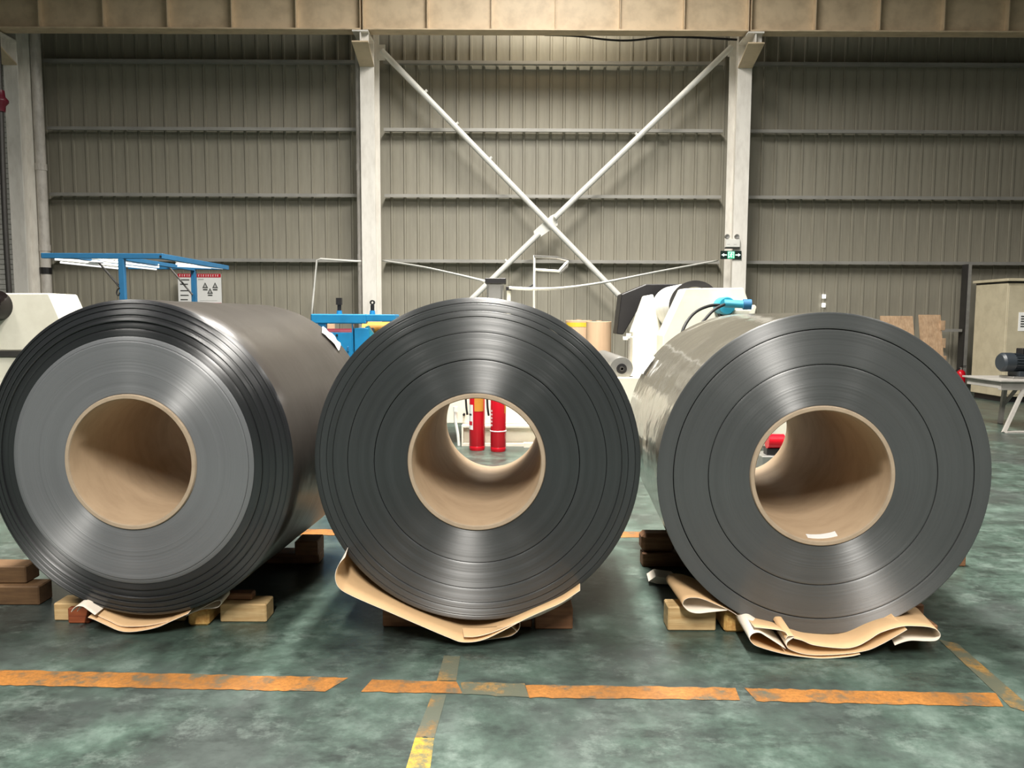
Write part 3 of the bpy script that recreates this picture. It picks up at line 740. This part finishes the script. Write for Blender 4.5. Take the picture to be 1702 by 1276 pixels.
MB().box(P(940, 625, 8.0).x, fp[7].x, 8.02, 8.1, 0.3, zt).build('front_plate', M['cream'], t, bevel=0.008)
bx0, bx1 = P(768, 720, 8.95).x, P(893, 720, 8.95).x
z1 = P(830, 706, 8.95).z
ib = MB().box(bx0, bx1, 8.97, 9.0, 0.03, z1).box(bx0, bx1, 8.86, 9.1, 0, 0.03).box(bx0, bx1, 8.86, 9.1, z1 - 0.02, z1)
ib.build('foot_beam', M['cream'], t)
MB().box(bx1 - 0.02, bx1, 8.86, 9.1, 0.03, z1 - 0.02).build('beam_stiffener', M['cream'], t)
MB().box(bx0, bx0 + 0.02, 8.86, 9.1, 0.03, z1 - 0.02).build('beam_stiffener', M['cream'], t)
MB().box(bx1 - 0.16, bx1 + 0.06, 8.78, 8.86, 0, 0.05).build('foot_plate', M['cream'], t)
MB().box(P(700, 650, 9.0).x, P(915, 650, 9.0).x, 9.05, 9.75, z1, P(800, 560, 9.0).z).build('frame_panel', M['cream'], t, bevel=0.01)
q = P(771, 689, 9.0); MB().cyl(q, q + Vector((0, 0.06, 0)), 0.015, 12).build('bolt_hole', M['black'], t)
pt = [P(757, 684, 8.9), P(757, 700, 8.9), P(761, 722, 8.9), P(763, 745, 8.9)]
MB().tube(pt, 0.018, 8, 4).build('air_line', M['white'], t, smooth=True)
q = P(757, 684, 8.9); MB().cyl(q, q + Vector((0, 0, 0.06)), 0.028, 10).build('air_fitting', M['white'], t)
MB().box(P(1264, 700, 8.9).x, P(1345, 700, 8.9).x, 8.9, 9.4, 0, 0.75).build('rear_cover', M['cream'], t, bevel=0.01)
# teal gear motor with hoses
mc = P(1208, 508, 8.2)
mo = MB().lathe([(0.001, -0.02), (0.085, -0.02), (0.095, 0.0), (0.095, 0.2), (0.001, 0.2)], 28, 'Y', False, None, mc).build('motor', M['teal'], t, smooth=True, angle=35)
a, b = P(1204, 504, 8.1), P(1239, 506, 8.05)
MB().cyl(a, b, 0.042, 20).build('motor_barrel', M['teal'], mo, smooth=True, angle=35)
c = b + (b - a).normalized() * 0.02
MB().cyl(b - Vector((0.03, 0.02, 0)), b + Vector((0.05, -0.03, 0)), 0.055, 20).build('motor_cap', M['blue_frame'], mo, smooth=True, angle=35)
MB().cyl(P(1207, 519, 8.3), P(1207, 519, 8.3) + Vector((0, 0.2, 0)), 0.07, 20).build('motor_flange', M['black'], mo, smooth=True, angle=35)
MB().tube([P(1196, 507, 8.05), P(1180, 508, 8.0), P(1160, 516, 7.9), P(1145, 530, 7.8), P(1134, 552, 7.7), P(1128, 590, 7.7)], 0.016, 8, 5).build('hose', M['rubber'], t, smooth=True)
MB().tube([P(1204, 506, 8.02), P(1188, 514, 7.95), P(1174, 528, 7.9), P(1162, 545, 7.8), P(1155, 580, 7.7)], 0.016, 8, 5).build('hose', M['rubber'], t, smooth=True)
lp = poly_px([(1222, 515), (1246, 515), (1252, 510), (1254, 506), (1258, 510), (1255, 520), (1262, 545), (1210, 545)], 8.2)
MB().prism(lp, (0, 0.1, 0)).build('lifting_lug', M['cream'], t, bevel=0.006)
# valve and gauge bracket on the rear frame
q = P(1041, 558, 9.4)
MB().cyl(q, q + Vector((0.05, 0, 0.0)), 0.03, 10).build('valve', M['white'], t)
MB().cyl(q + Vector((-0.04, 0, -0.03)), q + Vector((0.02, 0, -0.03)), 0.022, 10).build('valve_knob', M['white'], t)
MB().tube([q + Vector((0.06, 0, -0.02)), q + Vector((0.1, 0, 0.0)), q + Vector((0.09, 0, 0.05))], 0.01, 8, 4).build('valve_pipe', M['white'], t)
MB().box(P(1044, 600, 9.5).x, P(1047, 600, 9.5).x, 9.5, 9.53, zt, P(1044, 560, 9.5).z).build('guide_rod', M['steel'], t)
# film roll with shaft lying on the machine base
rc = P(1033, 612.5, 8.2)
t = thing('film_roll', rc - Vector((0, 0, 0.128)), 'small grey film roll with dark hub lying on the cream machine', 'film roll')
MB().lathe([(0.055, 0.0), (0.12, 0.0), (0.125, 0.01), (0.125, 1.7), (0.055, 1.7)], 40, 'Y', True, None, rc).build('roll_body', M['steel'], t, smooth=True, angle=35)
MB().lathe([(0.026, -0.02), (0.055, -0.02), (0.056, 0.1), (0.026, 0.1)], 32, 'Y', True, None, rc).build('hub', M['black'], t, smooth=True, angle=35)
MB().lathe([(0.014, -0.04), (0.026, -0.04), (0.026, 0.12), (0.014, 0.12)], 24, 'Y', True, None, rc).build('shaft', M['steel_dark'], t, smooth=True, angle=35)
MB().box(rc.x - 0.12, rc.x + 0.14, 8.22, 8.3, rc.z - 0.135, rc.z - 0.085).build('bearing_block', M['steel_dark'], t, bevel=0.01)

# air cylinder
q = P(826, 500, 9.4)
t = thing('air_cylinder', q - Vector((0, 0, 0.2)), 'square aluminium air cylinder with black cap peeking over the middle coil', 'air cylinder')
s = 9.4 / 1279
def bpx(x0, y0, x1, y1, Y, d, mi=0):
    a, b = P(x0, y1, Y), P(x1, y0, Y); return MB().box(a.x, b.x, Y, Y + d, a.z, b.z)
bpx(809, 470, 837, 558.2, 9.4, 0.2).build('barrel', M['steel'], t, bevel=0.012)
bpx(806, 462, 841, 471, 9.37, 0.26).build('end_cap', M['black'], t, bevel=0.006)
MB().cyl(P(811, 474, 9.36), P(811, 558, 9.36), 0.012, 8).build('tie_rod', M['steel'], t)
MB().cyl(P(834, 474, 9.36), P(834, 558, 9.36), 0.012, 8).build('tie_rod', M['steel'], t)
bpx(841, 476, 850, 482.5, 9.4, 0.1).build('connector', M['black'], t, bevel=0.004)
bpx(842, 482, 849, 558, 9.42, 0.06).build('bracket', M['cream'], t, bevel=0.004)
MB().tube([P(850, 476, 9.4), P(860, 478, 9.4), P(870, 479.5, 9.4), P(880, 477, 9.4), P(886, 473, 9.4)], 0.009, 8, 4).build('cable', M['rubber'], t, smooth=True)
# bracket pole
q = P(888, 520, 9.5)
t = thing('bracket_pole', q - Vector((0, 0, 0.3)), 'slim white pole with a bent double arm above the middle coil', 'pole')
bpx(885.5, 424, 890, 557.8, 9.5, 0.035).build('upright', M['white'], t, bevel=0.004)
MB().tube([P(888, 426, 9.5), P(925, 428, 9.8), P(945, 433, 10.2)], 0.017, 8).build('upper_arm', M['steel'], t)
MB().tube([P(890, 448, 9.5), P(929, 450.5, 9.6), P(940, 438, 9.9), P(944, 434, 10.2)], 0.016, 8).build('lower_arm', M['white'], t)
MB().tube([P(931, 453, 9.62), P(942, 443, 9.9), P(944, 434, 10.2)], 0.016, 8).build('arm_brace', M['steel'], t)

# blue machine
Yb = 8.6
q = P(560, 560, Yb)
t = thing('blue_press', Vector((q.x, Yb, 0)), 'blue machine with two black clamps standing between the left and middle coils', 'machine')
bpx(516.5, 522, 608, 537.5, Yb, 0.12).build('top_beam', M['blue'], t, bevel=0.01)
bpx(608, 522.5, 657, 534, Yb + 0.02, 0.3).build('top_beam', M['blue'], t, bevel=0.008)
x0, x1, xa, xb = P(518, 0, Yb).x, P(606, 0, Yb).x, P(540.6, 545, Yb).x, P(584, 545, Yb).x
zA, zB2, zC = P(560, 537.5, Yb).z, P(560, 538, Yb).z, P(560, 552.5, Yb).z
fr = MB().box(x0, xa, Yb + 0.02, Yb + 0.1, 0, zA).box(xb, P(586, 545, Yb).x, Yb + 0.02, Yb + 0.1, 0, zA).box(xa, xb, Yb + 0.02, Yb + 0.1, 0, zC)
fr.build('front_panel', M['blue'], t, bevel=0.004)
MB().box(P(588, 545, Yb).x, x1, Yb + 0.02, Yb + 0.35, 0, P(560, 545, Yb).z).build('right_panel', M['blue'], t, bevel=0.006)
MB().prism(poly_px([(607, 543), (612, 541), (625, 560), (632, 600), (607, 600)], Yb + 0.05), (0, 0.06, 0)).build('gusset', M['teal'], t)
for i, (cx_, top, bw) in enumerate(((564, 495, 9), (619, 499, 8.5))):
    c1, c2 = P(cx_, 516, Yb + 0.1), P(cx_, top, Yb + 0.1); bb = P(cx_, 524, Yb + 0.1)
    cb = MB().cyl(bb, c1, 0.034, 16, 0.028).build('clamp_base', M['blue'], t, smooth=True, angle=35)
    m = MB().cyl(c1, c1.lerp(c2, 0.55), 0.022, 14)
    if i == 0: m.box(c1.x - 0.03, c1.x + 0.03, Yb + 0.07, Yb + 0.13, c1.lerp(c2, 0.45).z, c2.z)
    else:
        hc = c1.lerp(c2, 0.78); m.lathe([(0.014, -0.02), (0.028, -0.02), (0.028, 0.02), (0.014, 0.02)], 20, 'Y', True, None, (hc.x, Yb + 0.1, hc.z))
    m.build('clamp', M['black'], cb)
MB().cyl(P(545, 556, Yb + 0.35), P(600, 556, Yb + 0.35), 0.07, 24).build('inner_roller', M['maroon'], t, smooth=True, angle=35)
MB().cyl(P(604, 552, Yb + 0.45), P(668, 552, Yb + 0.45), 0.12, 24).build('orange_roller', M['orange_roll'], t, smooth=True, angle=35)
bpx(544, 538, 555, 551, Yb + 0.46, 0.05).build('brown_pad', M['cardroll'], t)
q = P(559.5, 557, Yb); MB().cyl(q, q + Vector((0, 0.05, 0)), 0.012, 10).build('slot', M['black'], t)
q = P(578, 580, Yb); MB().box(q.x - 0.01, q.x + 0.01, Yb, Yb + 0.03, q.z - 0.03, q.z + 0.03).build('handle', M['blue_frame'], t, bevel=0.005)
bpx(517, 541.5, 540, 543.5, Yb, 0.1).build('ledge', M['blue_frame'], t)

# blue lamp frame at the left
t = thing('lamp_frame', Vector((P(203, 500, 9.0).x, 10.0, 0)), 'blue steel frame holding fluorescent tubes above the left coil', 'lamp frame')
zf = P(170, 425, 9.0).z
xl, xr = P(68, 424, 9.0).x, P(270, 426, 9.0).x
MB().box(xl, xr, 9.0, 9.06, zf - 0.03, zf + 0.03).build('front_beam', M['blue_frame'], t, bevel=0.004)
MB().box(xl - 0.004, xl, 9.005, 9.055, zf - 0.025, zf + 0.025).build('end_cap', M['black'], t)
MB().box(xr - 0.06, xr, 9.06, 11.1, zf - 0.03, zf + 0.03).build('side_beam', M['blue_frame'], t, bevel=0.004)
MB().box(xl, xr - 0.06, 11.02, 11.08, zf - 0.03, zf + 0.03).build('rear_beam', M['blue_frame'], t, bevel=0.004)
MB().box(xl + 0.3, xl + 0.36, 9.06, 11.02, zf - 0.03, zf + 0.03).build('side_beam', M['blue_frame'], t, bevel=0.004)
xm = P(203, 500, 9.0).x
MB().box(xm - 0.032, xm + 0.032, 9.0, 9.06, 0, zf - 0.03).build('post', M['blue_frame'], t, bevel=0.004)
MB().box(xm - 0.032, xm + 0.032, 11.02, 11.08, 0, zf - 0.03).build('post', M['blue_frame'], t, bevel=0.004)
MB().box(xm - 0.03, xm + 0.03, 9.06, 11.02, zf - 0.05, zf - 0.0).build('middle_beam', M['blue_frame'], t, bevel=0.004)
for a, b in ((P(165, 437, 9.1), P(200, 478, 9.03)), (P(279, 441, 11.0), P(320, 490, 11.0))):
    MB().cyl(a, b, 0.013, 8).build('diagonal_strut', M['steel_dark'], t)
q = P(270, 426, 8.99); MB().cyl(q - Vector((0.025, 0, 0)), q + Vector((-0.025, 0.02, 0)), 0.012, 10).build('plug', M['black'], t)
for (a, b) in (((91, 431, 9.2), (198, 436, 9.6)), ((168, 432, 9.3), (264, 444, 9.9)), ((100, 436, 9.3), (196, 446, 9.8)), ((172, 438, 9.4), (260, 447.5, 9.9)), ((293, 438.5, 9.7), (370, 446, 10.9)), ((296, 442, 9.9), (350, 445, 10.8))):
    a, b = P(*a), P(*b)
    fx = MB().cyl(a + Vector((0, 0, 0.03)), b + Vector((0, 0, 0.03)), 0.011, 8).build('lamp_tray', M['white'], t)
    MB().cyl(a, b, 0.011, 10).build('tube', M['tube'], fx)
    for s_ in (0.2, 0.8):
        c = a.lerp(b, s_); MB().cyl(c + Vector((0, 0, 0.03)), Vector((c.x, c.y, zf)), 0.008, 6).build('hanger', M['steel_dark'], fx)
MB().tube([P(199, 478, 9.0), P(195, 482, 9.0), P(194, 488, 9.0), P(197, 491, 9.0), P(199, 486, 9.0)], 0.008, 6, 4).build('cable_loop', M['rubber'], t)

# cream machine at the left edge
Yl = 7.6
lp = poly_px([(-120, 487), (81, 487), (97, 523), (112, 560), (112, 583), (-120, 583)], Yl)
t = thing('cream_housing', Vector((P(20, 560, Yl).x, Yl, 0)), 'cream machine housing with glossy black motor at the left edge of the picture', 'machine')
MB().prism(lp, (0, 0.5, 0)).build('housing', M['cream'], t, bevel=0.012)
bpx(-120, 584, 118, 592, Yl - 0.02, 0.55).build('base_plate', M['steel_dark'], t)
a, b = P(-110, 592, Yl), P(115, 592, Yl)
MB().box(a.x, b.x, Yl, Yl + 0.5, 0, a.z).build('pedestal', M['cream'], t, bevel=0.01)
c = P(-4, 508, Yl)
mo = MB().lathe([(0.001, -0.22), (0.07, -0.215), (0.115, -0.19), (0.135, -0.14), (0.14, -0.05), (0.15, 0.0), (0.001, 0.0)], 32, 'Y', False, None, c).build('motor_cover', M['black_gloss'], t, smooth=True, angle=60)
for an in (30, 0, -35):
    q = c + Vector((0.115 * math.cos(R(an)), -0.17, 0.115 * math.sin(R(an)))); MB().cyl(q, q + Vector((0, -0.04, 0)), 0.016, 10).build('cover_bolt', M['steel_dark'], mo)

# upright kraft rolls
def kroll(px, Y, r, top, label, lab=None):
    q = P(px, top, Y)
    t = thing('kraft_roll', (q.x, Y, 0), label, 'paper roll', 'upright kraft rolls behind the middle coil')
    MB().lathe([(0.05, 0.0), (r - 0.006, 0.0), (r, 0.008), (r, q.z - 0.008), (r - 0.006, q.z), (0.05, q.z)], 40, 'Z', True, None, (q.x, Y, 0)).build('roll_body', M['cardroll'], t, smooth=True, angle=35)
    MB().lathe([(0.04, 0.0), (0.05, 0.0), (0.05, q.z + 0.015), (0.04, q.z + 0.015)], 24, 'Z', True, None, (q.x, Y, 0)).build('core', M['card'], t, smooth=True, angle=35)
    if lab:
        a, b = P(lab[0], lab[1], Y - r), P(lab[2], lab[3], Y - r)
        vs, fs = [], []
        for i in range(9):
            an = -1.2 + 1.7 * i / 8
            for z in (a.z, b.z): vs.append((q.x + (r + 0.003) * math.sin(an), Y - (r + 0.003) * math.cos(an), z))
        for i in range(8): fs.append((2 * i, 2 * i + 2, 2 * i + 3, 2 * i + 1))
        m = MB(); m.add(vs, fs); m.build('sticker', M['yellow_label'], t)
kroll(995.5, 12.6, 0.205, 534, 'upright kraft paper roll without a sticker above the middle coil')
kroll(962, 13.4, 0.23, 532, 'upright kraft paper roll with a yellow sticker above the middle coil', (943, 543, 968, 536))

# extinguishers seen through the middle core
def extinguisher(x, Y, r, h, label, tagged, twine, rest=True):
    t = thing('fire_extinguisher', (x, Y, 0), label, 'fire extinguisher')
    MB().lathe([(0.001, 0.0), (r * 0.94, 0.0), (r, 0.02), (r, 0.045), (r * 0.97, 0.05), (r, 0.055), (r, h - 0.09), (r * 0.85, h - 0.04), (r * 0.4, h - 0.005), (0.001, h)], 32, 'Z', False, None, (x, Y, 0)).build('cylinder', M['red'], t, smooth=True, angle=50)
    MB().lathe([(0.001, 0), (0.022, 0), (0.022, 0.05), (0.001, 0.05)], 16, 'Z', False, None, (x, Y, h - 0.005)).build('neck', M['steel'], t, smooth=True, angle=40)
    MB().box(x - 0.012, x + 0.09, Y - 0.012, Y + 0.012, h + 0.045, h + 0.06).box(x - 0.012, x + 0.1, Y - 0.01, Y + 0.01, h + 0.075, h + 0.085).build('lever', M['black'], t, bevel=0.003)
    MB().tube([(x - 0.02, Y, h + 0.02), (x - r - 0.03, Y - 0.02, h - 0.02), (x - r - 0.035, Y - 0.02, h - 0.2), (x - r - 0.02, Y - 0.02, h - 0.32)], 0.012, 8, 5).build('hose', M['rubber'], t, smooth=True)
    def lab(an0, an1, z0, z1, mat, nm, rr=0.0015):
        vs, fs = [], []
        for i in range(7):
            an = an0 + (an1 - an0) * i / 6
            for z in (z0, z1): vs.append((x + (r + rr) * math.sin(an), Y - (r + rr) * math.cos(an), z))
        for i in range(6): fs.append((2 * i, 2 * i + 2, 2 * i + 3, 2 * i + 1))
        m = MB(); m.add(vs, fs); m.build(nm, mat, t, smooth=True)
    if tagged:
        lab(-0.3, 0.9, h * 0.62, h * 0.95, M['orange_roll'], 'orange_tag', 0.004)
        lab(-1.4, -0.5, h * 0.33, h * 0.72, M['paper'], 'white_label')
        lab(-1.3, -0.6, h * 0.40, h * 0.46, M['sign_red'], 'label_print', 0.003)
        lab(-1.3, -0.7, h * 0.55, h * 0.58, M['sign_ink'], 'label_print', 0.003)
    if twine:
        MB().lathe([(r + 0.001, -0.006), (r + 0.008, 0), (r + 0.001, 0.006)], 28, 'Z', True, None, (x, Y, h * 0.32)).build('white_tie', M['paper'], t, smooth=True)
        for k in range(5): lab(-1.1, -0.85, h * (0.40 + 0.055 * k), h * (0.43 + 0.055 * k), M['paper'], 'white_lettering')
        lab(0.9, 1.3, h * 0.6, h * 0.8, M['orange_roll'], 'orange_tag')
xe = P(793, 749, 8.62).x
extinguisher(xe, 8.62, 0.088, 0.72, 'red fire extinguisher with an orange tag, left one seen through the middle core', True, False)
xe = P(828, 751, 8.55).x
extinguisher(xe, 8.55, 0.086, 0.72, 'red fire extinguisher with a white tie, right one seen through the middle core', False, True)
xe = P(1596, 640, 15.3).x
extinguisher(xe, 15.3, 0.085, 0.50, 'red fire extinguisher by the wall post left of the beige cabinet', False, False)
# red pump seen through the right core
q = P(1290, 733, 7.4)
t = thing('red_pump', Vector((q.x, 7.4, 0)), 'red pump on a pale stand glimpsed through the right core', 'pump')
MB().cyl(q + Vector((-0.09, 0, 0)), q + Vector((0.07, 0, 0)), 0.07, 24).build('pump_body', M['red'], t, smooth=True, angle=40)
MB().box(q.x - 0.1, q.x + 0.08, 7.36, 7.46, q.z - 0.13, q.z - 0.07).build('pump_foot', M['black'], t)
MB().box(q.x - 0.16, q.x + 0.12, 7.3, 7.6, 0, q.z - 0.13).build('stand', M['steel'], t, bevel=0.008)

# boards leaning on the wall at the right
a, b = P(1464, 640, 15.6), P(1524, 525, 15.6)
tag(MB().prism([(a.x, 15.4, 0), (b.x, 15.4, 0), (b.x, 15.75, b.z), (a.x, 15.75, b.z)], (0, 0.03, 0)).build('wooden_board', M['ply'], bevel=0.004), 'plain wooden board leaning behind the right coil, left of two', 'board', 'boards leaning behind the right coil')
a, b = P(1523.5, 640, 15.9), P(1566, 523, 15.9)
t = thing('wooden_board', Vector(((a.x + b.x) / 2, 15.75, 0)), 'wooden board with battens on its right edge leaning behind the right coil', 'board', 'boards leaning behind the right coil')
MB().prism([(a.x, 15.6, 0), (b.x, 15.6, 0), (b.x, 15.95, b.z), (a.x, 15.95, b.z)], (0, 0.03, 0)).build('panel', M['ply'], t, bevel=0.004)
for k in range(4):
    z = b.z - 0.22 - 0.36 * k
    MB().box(b.x - 0.03, b.x + 0.06, 15.9 - 0.22 * (b.z - z) / 1.5, 15.98, z - 0.1, z + 0.1).build('batten', M['ply'], t, bevel=0.004)

# beige cabinet
Yk = 13.9
q = P(1664, 665, Yk); x0 = q.x; x1 = x0 + 2.0
t = thing('steel_cabinet', Vector((x0 + 1.0, 14.3, 0)), 'tall beige steel cabinet with overhanging top at the right edge', 'cabinet')
zt = P(1664, 470, Yk).z
MB().box(x0, x1, Yk, Yk + 0.95, 0.1, zt).build('body', M['box'], t, bevel=0.008)
MB().box(x0 + 0.05, x1, Yk + 0.05, Yk + 0.9, 0.0, 0.1).build('plinth', M['black'], t)
MB().box(x0 - 0.04, x1, Yk - 0.06, Yk + 1.0, zt + 0.03, zt + 0.08).build('roof_plate', M['box'], t, bevel=0.006)
MB().box(x0, x1, Yk, Yk + 0.95, zt, zt + 0.03).build('top_gap', M['black'], t)
MB().box(x0 + 0.02, x0 + 0.42, Yk - 0.012, Yk, 0.14, zt - 0.06).build('door', M['box'], t, bevel=0.004)
a, b = P(1692, 550, Yk - 0.02), P(1712, 519, Yk - 0.02)
lb = MB().box(a.x, b.x, Yk - 0.018, Yk - 0.012, a.z, b.z).build('label_plate', M['paper'], t)
h = MB()
for i in range(5): h.box(a.x + 0.04, a.x + 0.13 + 0.02 * (i % 2), Yk - 0.02, Yk - 0.018, a.z + 0.07 + 0.045 * i, a.z + 0.095 + 0.045 * i)
h.build('label_print', M['sign_ink'], lb)

# bench with electric motor
q = P(1640, 627, 10.8); zb = P(1661, 629, 10.6).z
t = thing('work_bench', Vector((P(1700, 700, 10.6).x, 10.6, 0)), 'low grey steel bench with splayed legs carrying the dark motor', 'bench')
xL = P(1641, 630, 10.6).x
MB().box(xL, xL + 1.6, 10.3, 11.2, zb - 0.025, zb).build('bench_top', M['bench'], t, bevel=0.004)
MB().box(xL + 0.04, xL + 1.56, 10.36, 10.42, zb - 0.14, zb - 0.025).build('apron', M['bench'], t, bevel=0.004)
MB().box(xL + 0.04, xL + 0.10, 10.42, 11.14, zb - 0.12, zb - 0.025).build('apron', M['bench'], t, bevel=0.004)
def strut(nm, a, b, wd):
    a, b = Vector(a), Vector(b); MB().cyl(a, b, wd, 4).build(nm, M['bench'], t)
xg = P(1661, 700, 11.1).x
strut('leg', (xg + 0.03, 11.05, zb - 0.03), (xg, 11.08, 0), 0.036)
strut('leg_brace', (xg + 0.02, 11.05, 0.28), (xg + 0.28, 11.05, zb - 0.06), 0.028)
a = F(1668, 719); strut('leg', (a.x + 0.42, 10.38, zb - 0.1), (a.x, a.y, 0), 0.03)
strut('leg', (xL + 1.45, 11.05, zb - 0.03), (xL + 1.5, 11.08, 0), 0.036)
strut('leg', (xL + 1.45, 10.38, zb - 0.03), (xL + 1.5, 10.3, 0), 0.036)
a2 = F(1690, 722); MB().box(a.x + 0.02, a.x + 0.7, a.y - 0.05, a.y + 0.06, 0, 0.02).build('foot_bar', M['bench'], t)
mc = P(1662, 596, 10.7)
t = thing('electric_motor', Vector((mc.x + 0.2, 10.7, zb)), 'dark electric motor with finned body resting on the grey bench', 'motor')
rm = 0.132
mc.z = zb + 0.09 + rm
MB().lathe([(0.001, -0.0), (rm * 0.8, 0.0), (rm, 0.03), (rm, 0.16), (0.001, 0.16)], 32, 'X', False, None, mc).build('fan_cover', M['motor'], t, smooth=True, angle=35)
m = MB().lathe([(0.001, 0.16), (rm * 0.82, 0.16), (rm * 0.82, 0.56), (0.001, 0.56)], 32, 'X', False, None, mc)
for k in range(20):
    an = 2 * math.pi * k / 20; c, s_ = math.cos(an), math.sin(an); r0, r1 = rm * 0.8, rm * 0.97; tn = 0.004
    m.prism([(mc.x + 0.18, mc.y + r0 * c - tn * s_, mc.z + r0 * s_ + tn * c), (mc.x + 0.18, mc.y + r1 * c - tn * s_, mc.z + r1 * s_ + tn * c),
             (mc.x + 0.18, mc.y + r1 * c + tn * s_, mc.z + r1 * s_ - tn * c), (mc.x + 0.18, mc.y + r0 * c + tn * s_, mc.z + r0 * s_ - tn * c)], (0.36, 0, 0))
m.build('finned_body', M['motor'], t)
MB().box(mc.x + 0.26, mc.x + 0.42, mc.y - 0.07, mc.y + 0.07, mc.z + rm * 0.8, mc.z + rm * 0.8 + 0.09).build('terminal_box', M['black'], t, bevel=0.008)
MB().box(mc.x + 0.2, mc.x + 0.54, mc.y - 0.13, mc.y + 0.13, zb + 0.03, zb + 0.1).build('foot', M['motor'], t, bevel=0.006)
MB().box(mc.x + 0.1, mc.x + 0.7, mc.y - 0.16, mc.y + 0.16, zb, zb + 0.03).build('mounting_plate', M['steel'], t, bevel=0.004)
